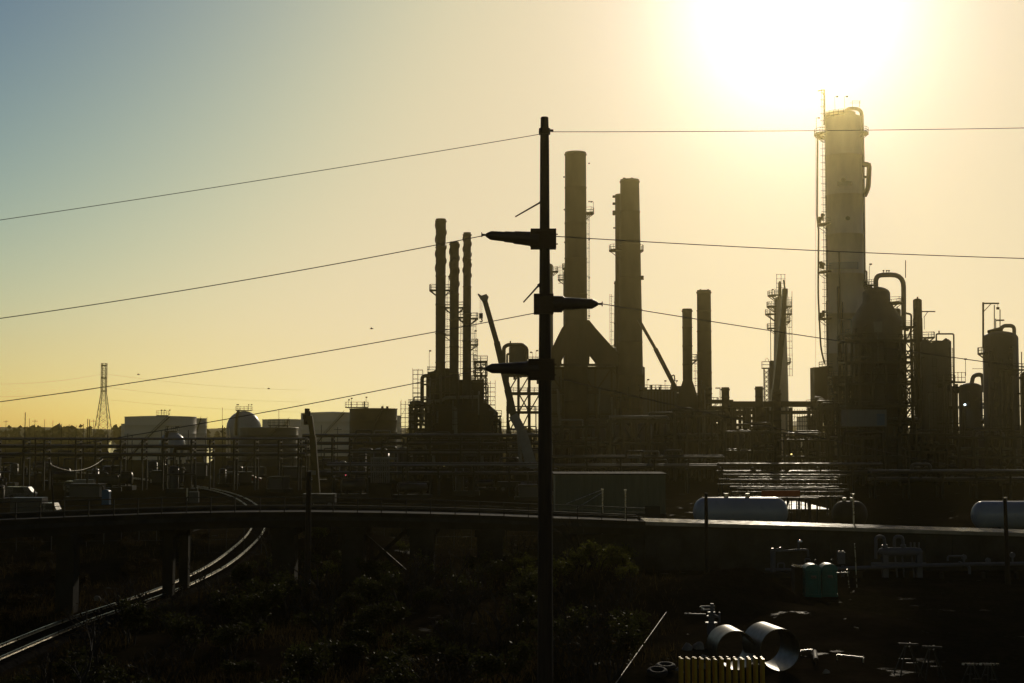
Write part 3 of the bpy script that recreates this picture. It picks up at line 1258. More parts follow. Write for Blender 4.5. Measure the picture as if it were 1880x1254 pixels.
# ------------------------------------------------------------------ columns behind the pole and the brown stack
for (px, yt, wd, lab, pls, Dd) in ((1008, 484, 15, 'slim column half hidden behind the utility pole, railed at its top', ((497, 60, 130), (498, -40, 40), (519, 150, 215)), 385), (1044, 496, 20, 'slim round-headed column half hidden behind the brown stack', ((513, 160, 210),), 385)):
    D = Dd
    z = Zh(yt + 4, D)
    cx, r = X(px, D, 550), S(wd / 2, D)
    T = thing('slim_column', lab, 'column', (cx, D, 0))
    mb = MB()
    mb.lathe(cx, D, [(r, 0), (r, z)] + dome(r, z, .6), 24)
    mb.build('shell', M['vessel'], T)
    for yy, a0, a1 in pls:
        arc_platform(T, cx, D, Zh(yy, D), r, r + S(10, D), a0, a1)
    ladder(T, cx - r - S(6, D), D, Zh(520, D), Zh(487, D), 1, 2.2, .7)
    if px > 1020:
        arc_platform(T, cx, D, Zh(492, D), r * .3, r + .3, 120, 240)

# ------------------------------------------------------------------ three slim stacks with strakes on the stepped heater
D = 320
TT = []
for px, yt, w1, w0, lab, ystr, pls in ((809, 402, 19, 18, 'tallest of the three slim stacks, its upper half ringed with spiral fins', 500, ((532, 150, 210), (532, -25, 30))),
                                       (834, 444, 17, 17, 'shortest of the three slim spiral-finned stacks, standing between the other two', 530, ((564, 150, 210), (564, -30, 30), (614, 160, 200))),
                                       (857.5, 427, 14, 16, 'third slim spiral-finned stack, standing nearest to the crane boom', 510, ((582, 145, 215), (584, -30, 35), (632, -30, 40)))):
    T, cx, cy, R = flue('finned_stack', lab, px, yt, 690, w1, w0, D, 'steel', 'trio of slim stacks on the stepped heater', n=24, strakes=ystr)
    for yy, a0, a1 in pls:
        arc_platform(T, cx, cy, Zh(yy, D), R(30), R(30) + S(12 if a1 > 100 or px < 850 else 13, D), a0, a1)
    ladder(T, cx + R(20) + .35, D, Zh(690, D), Zh(pls[0][0], D), 1, 1.6, .7)
    lamp_post(T, P(px + 14, pls[-1][0], D), 3.0, 1, .2)

T = thing('stepped_heater', 'stepped dark heater block carrying the three slim stacks', 'heater', (X(845, D), D, 0))


def blk(px0, px1, y0, y1, dy, dd, nm='casing', m='darktank'):
    x0, x1 = X(px0, D + dy), X(px1, D + dy)
    z1 = Zh(y0, D + dy)
    z0 = Zh(y1, D + dy) if y1 else 0
    MB().box(((x0 + x1) / 2, D + dy + dd / 2, (z0 + z1) / 2), (x1 - x0, dd, z1 - z0)).build(nm, M[m], T)


mb = MB()
mb.prism([(X(a, D), Zh(b, D)) for a, b in ((782, 878), (842, 878), (842, 688), (838, 681), (822, 676), (803, 676), (796, 681), (786, 683), (782, 690))], D, D + 7)
mb.build('casing', M['darktank'], T)
blk(824, 888, 697, 0, 1.4, 7.5)
blk(786, 880, 742, 0, -2.2, 2.2)
mb = MB()
pl = [(X(878, D), 0), (X(914, D), 0), (X(914, D), Zh(757, D)), (X(897, D), Zh(742, D)), (X(878, D), Zh(738, D))]
mb.prism(pl, D - 2, D + 5)
mb.build('sloped_hood', M['darktank'], T)
for yy, a, b in ((683, 785, 800), (699, 866, 888), (742, 884, 893)):
    box_platform(T, ((X(a, D) + X(b, D)) / 2, D + 1, Zh(yy, D)), (X(b, D) - X(a, D), 5))
for pts, r_ in (([(789, 690), (775, 690), (775, 770)], 3.6), ([(800, 741), (753, 741), (753, 800), (753, 870)], 2.6), ([(790, 706), (776, 706)], 1.6), ([(788, 733), (776, 733)], 2), ([(890, 706), (896, 706), (896, 760)], 1.2), ([(886, 712), (892, 712), (892, 760)], 1.2)):
    MB().pipe([P(a, b, D - 1.2) for a, b in pts], S(r_, D), 10).build('pipe', M['pipe'], T)
MB().pipe([P(785, 737, D - 3), P(810, 736, D - 3), P(818, 730, D - 3), P(880, 729, D - 3)], .35, 8).build('pipe', M['clad'], T)
for k in range(7):
    MB().pipe([P(757, 748 + k * 8, D + (k % 3)), P(800, 748 + k * 8, D + (k % 3))], .28, 6).build('pipe', M['pipe'], T)
MB().box(P(868, 776, D - 2.4), (S(22, D), .1, S(34, D))).build('rust_panel', M['rust'], T)
lamp_post(T, P(788, 680, D), 4.4, 1, .2)

# scaffolds round the heater


def scaffold(label, px0, px1, y0, y1, D, dep, step=5.2, ragged=4, seed=0):
    r = random.Random(seed)
    x0, x1 = X(px0, D), X(px1, D)
    T = thing('scaffold', label, 'scaffolding', ((x0 + x1) / 2, D, 0), 'tube scaffolding on the plant')
    nb = max(1, round((x1 - x0) / 1.1))
    mb = MB()
    zb = max(0, Zh(y1, D))
    for y in (D, D + dep):
        for i in range(nb + 1):
            x = x0 + (x1 - x0) * i / nb
            mb.bar((x, y, 0 if zb < 12 else 0), (x, y, Zh(y0 + r.uniform(0, ragged), D)), .075)
        z = zb
        while z < Zh(y0 + ragged, D):
            a, b = (0, nb) if r.random() < .75 else (0, max(1, nb - 1))
            mb.bar((x0 + (x1 - x0) * a / nb, y, z), (x0 + (x1 - x0) * b / nb, y, z), .07)
            z += 1.0
    zz = zb
    while zz < Zh(y0 + ragged, D) - 2:
        if r.random() < .6:
            i = r.randrange(nb)
            mb.bar((x0 + (x1 - x0) * i / nb, D, zz), (x0 + (x1 - x0) * (i + 1) / nb, D, zz + 2), .06)
        zz += 2
    mb.build('tube_lattice', M['steel'], T)
    for z in (zb + 2.1, (zb + Zh(y0, D)) / 2):
        MB().box(((x0 + x1) / 2, D + dep / 2, z), (x1 - x0, dep, .08)).build('boards', M['wood'], T)


scaffold('thin tube scaffold standing on the low end of the stepped heater', 757, 775, 675, 770, 316, 2.5, seed=1)
scaffold('low tube scaffold beside the brown square-topped tank', 735, 752, 733, 800, 318, 2.2, seed=2)
scaffold('tube scaffold on the crane end of the stepped heater', 891, 909, 696, 760, 322, 2.5, seed=3)
scaffold('narrow scaffold climbing beside the third slim stack', 868, 876, 628, 700, 324, 2, seed=4)
scaffold('scaffold tube stand before the pale far tank near the tall tower', 1450, 1496, 748, 800, 300, 2.5, seed=5)
scaffold('short scaffold between the heater and the crane boom', 915, 932, 765, 800, 318, 2, seed=6)

# ------------------------------------------------------------------ drum unit behind the crane boom
D = 335
T, xs, ys, zl = frame('drum_structure', 'open steel structure topped by a horizontal drum and arched pipe behind the crane boom', 'process unit', 932, 992, 686, D, 8, 3, [Zh(y, D) for y in (800, 757, 722, 688)], w=.6, seed=11, npipe=5)
mb = MB()
c = P(951, 652, D + 2)
r_ = S(17, D)
mb.lathe(c.x, c.y, [(r_ * .9, Zh(682, D)), (r_, Zh(676, D)), (r_, Zh(640, D)), (r_ * .93, Zh(634, D)), (r_ * .5, Zh(631, D))], 24)
mb.build('drum', M['vessel'], T)
for pts, rr in (([(925, 690), (925, 638), (932, 633), (960, 633), (967, 640), (967, 660)], 3.6), ([(937, 650), (931, 650), (931, 690)], 2), ([(944, 668), (931, 668)], 2.4), ([(937, 632), (937, 626)], 1.3)):
    MB().pipe([P(a, b, D) for a, b in pts], S(rr, D), 10).build('pipe', M['pipe'], T)
box_platform(T, ((X(968, D) + X(988, D)) / 2, D + 2, Zh(664, D)), (S(20, D), 4))
mb = MB()
for a in (969, 987):
    mb.bar(P(a, 664, D + 2), P(a, 688, D + 2), .3)
mb.build('support_leg', M['steel'], T)
lamp_post(T, P(978, 664, D), 2.2, -1, .4)
lamp_post(T, P(984, 664, D), 2.6, 1, .3)

# ------------------------------------------------------------------ smaller stacks between the big ones
D = 330
for px, yt, yb, w1, w0, lab, fl in ((1262, 567, 720, 18, 18, 'medium dark stack flaring into a cone at its foot', True), (1293, 533, 748, 25.5, 27, 'medium dark stack with a flat lip, taller than the flared stack beside it', False)):
    T, cx, cy, R = flue('medium_stack', lab, px, yt, yb, w1, w0, D, 'stack', n=28)
    if fl:
        MB().lathe(cx, D, [(S(20, D), 0), (S(19.5, D), Zh(732, D)), (R(0) + .05, Zh(700, D))], 24, cap_top=False).build('flared_foot', M['stack'], T)
        arc_platform(T, cx, cy, Zh(660, D), R(0), R(0) + S(9, D), -30, 30)
        ladder(T, cx + R(0) + .6, D, Zh(735, D), Zh(655, D), 1, 1.7, .7)
    else:
        mb = MB()
        for a in (1286, 1300):
            mb.tube([P(a, 533, D), P(a, 531, D)], .2, 6)
        mb.build('warning_light', M['rust'], T)
D = 322
for px, yt, lab in ((1332, 711, 'short square-cut stub stack nearest to the medium stacks'), (1394, 709.5, 'short stub stack midway along the long horizontal duct'), (1426.5, 719, 'short stub stack standing before the slanting boom')):
    T, cx, cy, R = flue('stub_stack', lab, px, yt, 800, 14.5, 15, D, 'darktank', 'row of stub stacks', n=20)
lamp = thing('lamp_standard', 'thin lamp standard with a flat head beside the first stub stack', 'street lamp', (X(1322, D), D, 0))
mb = MB()
mb.bar((X(1322, D), D, 0), P(1322, 713, D), .16)
mb.build('mast', M['steel'], lamp)
MB().box(P(1318, 712.5, D), (S(9, D), .4, .25)).build('lamp_head', M['steel'], lamp)

T = thing('overhead_duct', 'long straight overhead duct on steel trestles leading to the tall tower', 'duct', (X(1400, 326), 326, 0))
mb = MB()
mb.bar(P(1296, 737.5, 326), P(1345, 737.5, 326), 2.2, S(7, 326))
mb.bar(P(1340, 742, 326), P(1520, 742, 326), 2.4, S(10.5, 326))
mb.build('duct_casing', M['darktank'], T)
mb = MB()
for px in (1312, 1345, 1372, 1408, 1452, 1498):
    for dy in (-1, 1):
        mb.bar((X(px, 326), 326 + dy, 0), (X(px, 326), 326 + dy, Zh(748, 326)), .45)
mb.build('trestle', M['steel'], T)
mb = MB()
mb.bar(P(1300, 758, 326), P(1500, 757, 326), .8)
mb.bar(P(1300, 749, 327), P(1345, 749, 327), .9)
mb.build('lower_beam', M['steel'], T)

T, xs, ys, zl = frame('low_steel_rack', 'low steel rack with glimpses of sky through it under the overhead duct', 'process unit', 1312, 1420, 748, 338, 6, 6, [Zh(y, 338) for y in (790, 768, 756)], w=.7, seed=21, npipe=8, rails=False)

# ------------------------------------------------------------------ boom behind the dark stack
D = 345


def boom(T, pts, ws, D, mats, names):
    for i in range(len(pts) - 1):
        a, b = P(*pts[i], D), P(*pts[i + 1], D)
        w = S(ws[i], D)
        MB().bar(a, b, w * .8, w).build(names[i], M[mats[i]], T)


def wheel(T, c, r, w, ax=V((0, 1, 0))):
    k = MB().tube([c - ax * w / 2, c + ax * w / 2], r, 18)
    t = k.build('wheel', M['tyre'], T)
    q = MB().tube([c - ax * (w / 2 + .02), c + ax * (w / 2 + .02)], r * .55, 14)
    q.build('rim', M['cargrey'], t)


T = thing('crane_boom_rig', 'slanting dark boom resting on the process roof behind the thick dark stack', 'crane', (X(1238, D), D, 0))
boom(T, [(1172, 586), (1203, 640), (1240, 712)], [5.5, 7.5], D, ['cranedark', 'cranedark'], ['boom_tip', 'boom_section'])
MB().box((X(1238, D), D, Zh(722, D) / 2), (S(30, D), 5, Zh(722, D))).build('carrier', M['cranedark'], T)
MB().box(P(1241, 715, D), (S(18, D), 4, S(12, D))).build('winch_house', M['cranedark'], T)
box_platform(T, (X(1225, D), D + 2, Zh(716, D)), (S(24, D), 4))
for a in (1221, 1242):
    lamp_post(T, P(a, 716, D), 2.2, 1, .1)
MB().pipe([P(1233, 716, D), P(1233, 690, D), P(1238, 688, D), P(1239, 700, D)], .16, 6).build('pipe', M['pipe'], T)

# solid process hall added to block sky light under the two big stacks
D = 338
T = thing('sky_block_hall', 'long dark flat-roofed process building added to block sky light at the feet of the medium stacks', 'building', (X(1242, D), D, 0))
x0, x1 = X(1180, D), X(1312, D)
z1 = Zh(717, D)
MB().box(((x0 + x1) / 2 - 4.3, D + 9, z1 / 2), (x1 - x0 - 9, 16, z1)).build('wall', M['vessel'], T)
MB().box(((x0 + x1) / 2 - 4.3, D + 9, z1 + .16), (x1 - x0 - 8.6, 16.6, .3)).build('roof', M['rust'], T)
MB().box((x1 - 5, D + 7, Zh(746, D) / 2), (10, 12, Zh(746, D))).build('annex', M['vessel'], T)
for i in range(9):
    MB().box((x0 + 1.4 + (x1 - x0 - 11) * i / 8, D + .95, z1 / 2), (.35, .12, z1 - .4)).build('pilaster', M['rust'], T)
for i in range(4):
    MB().box((x0 + 2.2 + i * 2.1, D + .94, z1 * .62), (1.2, .1, 1.5)).build('window', M['glass'], T)

# ------------------------------------------------------------------ tan column with platforms and the boom before it
D = 390
T = thing('tan_column', 'tan tapered column crowded with railed platforms near its top, beyond the slanting boom', 'column', (X(1433, D), D, 0))
cx = X(1433, D, 650)
r0, r1 = S(13.6, D), S(10.5, D)
mb = MB()
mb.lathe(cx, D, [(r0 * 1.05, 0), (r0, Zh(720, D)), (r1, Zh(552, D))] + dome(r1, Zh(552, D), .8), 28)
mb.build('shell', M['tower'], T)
for yy, ex, a0, a1 in ((542, 12, 120, 250), (562, 14, 110, 220), (562, 11, -50, 60), (576, 17, 140, 215), (576, 11, -50, 50), (602, 14, 150, 210), (590, 8, -30, 40), (665, 8, -30, 30)):
    arc_platform(T, cx, D, Zh(yy, D), r1, r1 + S(ex, D), a0, a1)
MB().lathe(cx, D, [(S(3, D), Zh(546, D)), (S(3, D), Zh(520, D)), (S(1, D), Zh(516, D))], 12).build('top_nozzle', M['steel'], T)
sb = MB()
for px in (1426, 1434, 1441):
    sb.bar(P(px, 540, D), P(px, 503, D), .12)
for py in (504, 512, 520, 528, 536):
    sb.bar(P(1425, py, D), P(1442, py, D), .1)
for a in (1423, 1446, 1454):
    sb.bar(P(a, 600, D - 1), P(a, 530 if a < 1450 else 535, D - 1), .12)
sb.build('top_cage', M['steel'], T)
ladder(T, cx + r0 + .4, D, Zh(690, D), Zh(545, D), 1, 1.9, .8)
ladder(T, cx - r0 - S(4, D), D, Zh(665, D), Zh(570, D), -1, 40, .1)
lamp_post(T, P(1418, 545, D), 2, 1, .1)
D = 375
T = thing('lattice_mast', 'narrow lattice mast with a railed crow platform, next to the tan column', 'mast', (X(1409, D), D, 0))
mb = MB()
x0, x1 = X(1404.5, D), X(1413, D)
zt = Zh(675, D)
for y in (D, D + 1.2):
    for x in (x0, x1):
        mb.bar((x, y, 0), (x, y, zt), .16)
    z, k = 0, 0
    while z < zt - 1.2:
        mb.bar((x0, y, z), (x1, y, z + 1.2), .1)
        mb.bar((x1, y, z), (x0, y, z + 1.2), .1)
        z += 1.2
mb.build('lattice', M['steel'], T)
box_platform(T, ((x0 + x1) / 2, D + .6, zt), (2.2, 2), 1.6)
mb = MB()
for px, dx in ((1404, 3), (1412, -3)):
    mb.bar(P(px, 664, D), P(px + dx, 657, D), .1)
mb.build('horn', M['steel'], T)
D = 372
T = thing('mast_column', 'slim dark column standing between the lattice mast and the boom', 'column', (X(1418, D), D, 0))
MB().lathe(X(1418, D), D, [(S(4.6, D), 0), (S(4.6, D), Zh(664, D)), (S(3, D), Zh(662, D))], 16).build('shell', M['vessel'], T)
D = 330
T = thing('crawler_crane', 'dark telescopic crane boom standing almost upright in front of the tan column', 'crane', (X(1421, D), D - 1, 0))
boom(T, [(1418, 800), (1424, 715), (1436, 600), (1441, 530), (1438.5, 514)], [18, 14, 10.5, 3], D, ['cranedark'] * 4, ['boom_base', 'boom_section', 'boom_tip', 'boom_head'])
MB().box((X(1418, D), D - 1, 2.6), (6, 3.6, 2.6)).build('cab', M['cranedark'], T)
for s in (-1, 1):
    MB().box((X(1418, D), D - 1 + s * 2, .65), (8, .9, 1.3)).build('track', M['tyre'], T)

# ------------------------------------------------------------------ domed reactor beside the tall tower
D = 332
T = thing('domed_reactor', 'domed reactor with a conical shoulder and big looped overhead pipe beside the tall tower', 'reactor', (X(1612, D), D, 0))
cx = X(1609, D, 560)
mb = MB()
rr = S(25, D)
mb.lathe(cx, D, [(S(46, D), 0), (S(46, D), Zh(592, D)), (S(46, D), Zh(588, D)), (rr + .1, Zh(556, D)), (rr, Zh(552, D)), (rr, Zh(540, D))] + dome(rr, Zh(540, D), .55), 36)
mb.build('shell', M['vessel'], T)
MB().pipe([P(1608, 530, D), P(1608, 505, D), P(1659, 504, D), P(1659, 602, D), P(1668, 604, D)], S(4.6, D), 12, bend=3).build('overhead_pipe', M['clad'], T)
mb = MB()
mb.lathe(X(1659, D), D, [(S(5.6, D), Zh(606, D)), (S(5.6, D), Zh(580, D))], 12)
mb.build('pipe_sleeve', M['clad'], T)
arc_platform(T, cx, D, Zh(556, D), rr, S(47, D), -45, 40)
arc_platform(T, cx, D, Zh(524, D), rr * .35, rr * .95, 110, 250)
MB().pipe([P(1663, 575, D), P(1673, 577, D), P(1673, 606, D), P(1669, 615, D)], S(1.9, D), 8).build('pipe', M['pipe'], T)
MB().box(P(1612, 600, D - 6), (S(15, D), .2, S(19, D))).build('pale_plate', M['clad'], T)
mb = MB()
z0 = Zh(596, D)
for px, wd in ((1541, 22), ):
    for a, b in ((1541, 1563),):
        mb.bar(P(a, 587, D - 6.3), P(b, 587, D - 6.3), .25)
        mb.bar(P(a, 613, D - 6.3), P(b, 613, D - 6.3), .25)
        mb.bar(P(a, 587, D - 6.3), P(a, 613, D - 6.3), .25)
        mb.bar(P(b, 587, D - 6.3), P(b, 613, D - 6.3), .25)
mb.build('ladder_frame', M['clad'], T)
mb = MB()
mb.bar(P(1596, 540, D), P(1596, 490, D), .1)
mb.bar(P(1596, 485, D), P(1601, 485, D), .3)
mb.bar(P(1596, 490, D), P(1599, 484, D), .1)
mb.build('lamp_post', M['steel'], T)
MB().bar(P(1662.5, 510, D), P(1662.5, 478, D), .16).build('lightning_rod', M['rust'], T)
mb = MB()
for px in (1622, 1628, 1632):
    mb.bar(P(px, 505, D), P(px, 497, D), .12)
    mb.box(P(px, 497, D), (.35, .3, .3))
mb.build('pressure_gauge', M['steel'], T)

frame('reactor_structure', 'tall multi-level steel structure wrapped in front of the domed reactor', 'process unit', 1555, 1676, 622, 322, 7, 5, [Zh(y, 322) for y in (850, 815, 780, 745, 705, 665, 625)], w=.55, seed=31, npipe=14)
frame('narrow_stair_tower', 'narrow steel stair tower showing sky between the reactor and the wavy-topped vessel', 'stair tower', 1664, 1684, 596, 326, 4, 1, [Zh(y, 326) for y in (770, 745, 722, 700, 680, 655, 626, 600)], w=.4, seed=32, npipe=4)

D = 330
T = thing('slender_vessel', 'slender round-headed vessel with a davit arm, beyond the stair tower', 'vessel', (X(1685, D), D, 0))
cx = X(1685, D, 600)
MB().lathe(cx, D, [(S(8.6, D), 0), (S(8.6, D), Zh(585, D)), (S(8, D), Zh(584, D)), (S(8, D), Zh(552, D))] + dome(S(8, D), Zh(552, D), .5), 20).build('shell', M['rust'], T)
MB().tube([P(1684.5, 549, D), P(1684.5, 545, D)], .2, 8).build('top_nozzle', M['steel'], T)
mb = MB()
mb.bar(P(1692, 572, D), P(1717, 572, D), .25)
mb.bar(P(1696, 583, D), P(1703, 573, D), .13)
mb.bar(P(1697, 583, D), P(1697, 605, D), .1)
mb.build('davit_arm', M['steel'], T)
arc_platform(T, cx, D, Zh(619, D), S(8.6, D), S(30, D), -35, 35)
T = thing('small_vessel', 'small domed vessel head peeping out behind the looped overhead pipe', 'vessel', (X(1651, 345), 345, 0))
MB().lathe(X(1651, 345), 345, [(S(6, 345), 0), (S(6, 345), Zh(570, 345))] + dome(S(6, 345), Zh(570, 345), .7) + [(.25, Zh(563, 345))], 18).build('shell', M['vessel'], T)

D = 318
T = thing('ragged_top_vessel', 'fat grey vertical vessel with a ragged flat top and thin looped vent pipe', 'vessel', (X(1719, D), D, 0))
cx = X(1719, D, 700)
r_ = S(27.5, D)
mb = MB()
n = 36
base = len(mb.v)
mb.lathe(cx, D, [(r_, 0), (r_, Zh(632, D)), (r_, Zh(628, D)), (r_ * .9, Zh(626.5, D))], n)
for k in range(n):
    i = 2 * n + k
    x, y, z = mb.v[i]
    dz = .35 * math.sin(k * 1.3) + .3 * math.sin(k * .7)
    mb.v[i] = (x, y, z + dz)
    x, y, z = mb.v[i + n]
    mb.v[i + n] = (x, y, z + dz)
mb.build('shell', M['vessel'], T)
MB().pipe([P(1719, 628, D), P(1719, 613, D), P(1751, 613, D), P(1752, 740, D), P(1752, 850, D)], S(1.5, D), 8).build('vent_pipe', M['pipe'], T)
MB().tube([P(1724, 613, D), P(1724, 607, D)], .15, 6).build('top_nozzle', M['steel'], T)
for k in range(3):
    MB().pipe([P(1732 + 5 * k, 690 + 14 * k, D - 5.2), P(1732 + 5 * k, 860, D - 5.2)], .2, 6).build('pipe', M['pipe'], T)
ladder(T, X(1702, D), D - 5, 2, Zh(660, D), 1, 1.9, .8)

D = 305
T = thing('round_drum', 'squat round-headed drum with a bright lamp on its side, between two tall vessels', 'vessel', (X(1783, D), D, 0))
cx = X(1783, D)
r_ = S(21, D)
MB().lathe(cx, D, [(r_, 0), (r_, Zh(712, D))] + dome(r_, Zh(712, D), .45), 28).build('shell', M['vessel'], T)
MB().pipe([P(1784, 704, D), P(1787, 689, D), P(1804, 687, D), P(1806, 720, D)], S(4, D), 10).build('overhead_pipe', M['clad'], T)
MB().box(P(1771.5, 743, D - 2.6), (.3, .3, .3)).build('flood_lamp', M['lampw'], T)
mb = MB()
x0, x1 = X(1755, D), X(1782, D)
for i in range(5):
    x = x0 + (x1 - x0) * i / 4
    mb.bar((x, D + 3, Zh(702, D)), (x, D + 3, Zh(682, D)), .1)
for py in (683, 692):
    mb.bar((x0, D + 3, Zh(py, D)), (x1, D + 3, Zh(py, D)), .1)
mb.bar((x0, D + 3, Zh(701, D)), (x1, D + 3, Zh(701, D)), .4)
mb.build('railing', M['steel'], T)
lamp_post(T, P(1773, 690, D + 1), 3.6, 1, .01)
MB().bar(P(1785, 677, D + 2), P(1805, 677, D + 2), .1).build('guard_bar', M['steel'], T)
mb = MB()
mb.tube([P(1760, 712, D), P(1752, 720, D)], .8, 8)
mb.tube([P(1756, 705, D), P(1756, 760, D)], .35, 8)
mb.build('valve', M['steel'], T)

D = 298
T = thing('ribbed_column', 'stout domed column with peeling streaks, a crane-like davit and a bent top pipe', 'column', (X(1838, D), D, 0))
cx = X(1838, D, 700)
r_ = S(31.5, D)
MB().lathe(cx, D, [(r_, 0), (r_, Zh(621, D))] + dome(r_, Zh(621, D), .42), 36).build('shell', M['vessel'], T)
MB().pipe([P(1836, 612, D), P(1840, 598, D), P(1862, 598, D), P(1862, 618, D)], S(3.6, D), 10).build('overhead_pipe', M['clad'], T)
mb = MB()
mb.bar(P(1805, 640, D), P(1805, 555, D), .32)
mb.bar(P(1804, 557, D), P(1834, 557, D), .3)
mb.bar(P(1806, 572, D), P(1820, 557, D), .14)
mb.bar(P(1832, 557, D), P(1832, 563, D), .08)
mb.box(P(1832, 566, D), (.5, .5, .5))
mb.build('davit_arm', M['steel'], T)
mb = MB()
for a, t in ((1825.5, 560), (1828, 585), (1836, 568)):
    mb.bar(P(a, 606, D), P(a, t, D), .16)
mb.box(P(1836, 588, D), (1.5, 1, .25))
mb.tube([P(1815, 612, D), P(1838, 606, D)], .7, 8)
mb.build('vent_mast', M['steel'], T)
arc_platform(T, cx, D, Zh(648, D), r_, r_ + S(9, D), 150, 210)
for k, a in enumerate((255, 268, 285)):
    t = math.radians(a)
    MB().tube([(cx + (r_ + .3) * math.cos(t), D + (r_ + .3) * math.sin(t), 2), (cx + (r_ + .3) * math.cos(t), D + (r_ + .3) * math.sin(t), Zh(660 + 16 * k, D))], .28, 8).build('pipe', M['pipe'], T)
b = MB()
for k in range(5):
    t = math.radians(282)
    rr = r_ + .05
    b.box((cx + rr * math.cos(t), D + rr * math.sin(t), Zh(640 + k * 10, D)), (.8, .3, .5), t)
b.build('step_lugs', M['steel'], T)
T = thing('corner_column', 'dark column cut off by the picture edge beside the stout domed column', 'column', (X(1890, D), D, 0))
MB().lathe(X(1892, D), D, [(S(17, D), 0), (S(17, D), Zh(690, D))] + dome(S(17, D), Zh(690, D), .6), 20).build('shell', M['darktank'], T)
MB().bar(P(1875.5, 720, D + 4), P(1875.5, 646, D + 4), .16).build('lightning_rod', M['rust'], T)
MB().bar(P(1866, 694, D), P(1876, 694, D), .5).build('tie_beam', M['steel'], T)

# ------------------------------------------------------------------ structures filling the middle distance
fr = [
    ('pipe bridge structure full of dark pipework under the domed reactor', 1500, 1580, 748, 312, 8, 4, (860, 820, 785, 750), 41),
    ('two-level equipment deck at the foot of the wavy-topped vessel', 1668, 1760, 796, 300, 8, 4, (860, 830, 798), 42),
    ('dark equipment deck between the squat drum and the stout column', 1752, 1815, 745, 310, 6, 3, (860, 800, 748), 43),
    ('dense dark steel structure under the furnace casing', 1010, 1120, 780, 312, 8, 5, (860, 820, 784), 44),
    ('dense dark steel structure before the flat-roofed process building', 1120, 1240, 770, 306, 8, 5, (860, 815, 774), 45),
    ('dark steel structure under the medium stacks', 1238, 1330, 760, 304, 8, 4, (860, 810, 764), 46),
    ('dark steel structure under the long overhead duct', 1330, 1430, 790, 298, 7, 4, (865, 830, 794), 47),
    ('low steel structure before the tall tower', 1440, 1520, 806, 290, 7, 4, (870, 840, 809), 48),
    ('low steel structure below the metal-clad cabin', 1540, 1650, 800, 282, 7, 5, (872, 840, 804), 49),
    ('low steel structure at the foot of the stout domed column', 1760, 1886, 800, 280, 7, 5, (872, 840, 804), 50),
    ('dark steel structure under the crane boom', 920, 1000, 796, 305, 7, 3, (860, 825, 800), 51),
    ('dark steel structure under the stepped heater', 760, 920, 806, 306, 7, 7, (862, 834, 809), 52),
]
for lab, a, b, yt, D, dep, nb, lv, sd in fr:
    frame('steel_structure', lab, 'process unit', a, b, yt, D, dep, nb, [Zh(y, D) for y in lv], w=.5, seed=sd, npipe=11, group='open steel structures of the plant', rails=sd % 2 == 0)
# solid process equipment standing in and between them
rng = random.Random(77)
eq = [(1028, 800, 22, 330), (1062, 792, 26, 334), (1100, 788, 24, 330), (1142, 786, 30, 330), (1184, 782, 26, 326), (1226, 784, 24, 324), (1268, 772, 26, 322), (1312, 782, 22, 320), (1356, 800, 24, 316), (1400, 802, 20, 314), (1452, 812, 26, 312), (1494, 806, 20, 310), (1560, 790, 34, 330), (1600, 780, 40, 336), (1640, 786, 36, 330), (700, 830, 30, 320), (740, 826, 22, 322), (660, 834, 26, 318), (1690, 806, 20, 312), (1860, 800, 30, 312), (1800, 812, 24, 296), (954, 806, 30, 320)]
words_ = ['furnace casing', 'forked funnel', 'forked funnel edge', 'thin pipe stack', 'thick dark stack', 'slanting boom', 'flared stack', 'flat-lipped stack', 'first stub stack', 'second stub stack', 'third stub stack', 'tall tower', 'metal-clad cabin', 'domed reactor', 'stair tower', 'brown square-topped tank', 'low scaffold', 'pale far tank', 'slender davit vessel', 'edge column', 'lamp-lit squat drum', 'drum structure']
for (px, py, w, D), wd in zip(eq, words_):
    r_ = S(w / 2, D)
    cx = X(px, D)
    T = thing('process_vessel', 'dark upright process vessel standing in shadow below the ' + wd, 'vessel', (cx, D, 0), 'shadowed vessels at the feet of the plant')
    MB().lathe(cx, D, [(r_, 0), (r_, Zh(py, D))] + dome(r_, Zh(py, D), .5), 20).build('shell', M[rng.choice(['vessel', 'rust', 'pipe'])], T)
    MB().pipe([P(px, py - 3, D), P(px, py - 9, D), P(px + w * .9, py - 9, D), V((X(px + w * .9, D), D, 1))], .3, 8).build('overhead_pipe', M['pipe'], T)

D = 286
T = thing('metal_clad_cabin', 'slate blue metal-clad cabin raised on posts below the domed reactor', 'cabin', (X(1592, D), D, 0))
x0, x1 = X(1555, D), X(1628, D)
zb, zt = Zh(783, D), Zh(752, D)
MB().box(((x0 + x1) / 2, D + 2.5, (zb + zt) / 2), (x1 - x0, 5, zt - zb)).build('wall', M['blueshed'], T)
MB().box(((x0 + x1) / 2, D + 2.5, zt + .12), (x1 - x0 + .5, 5.5, .2)).build('roof', M['steel'], T)
MB().box((X(1617, D), D - .05, (zb + zt) / 2 - .3), (1.6, .08, 2.3)).build('door', M['blue'], T)
for px in (1557, 1580, 1604, 1626):
    MB().box((X(px, D), D + .5, zb / 2), (.4, .4, zb)).build('post', M['steel'], T)
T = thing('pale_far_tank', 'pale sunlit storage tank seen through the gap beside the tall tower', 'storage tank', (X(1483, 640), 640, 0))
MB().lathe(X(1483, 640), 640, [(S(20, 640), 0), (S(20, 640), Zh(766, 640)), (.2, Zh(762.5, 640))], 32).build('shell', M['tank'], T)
MB().lathe(X(1483, 640), 640, [(S(20, 640) + .15, Zh(767, 640)), (S(20, 640) + .15, Zh(766, 640))], 32).build('rim', M['steel'], T)


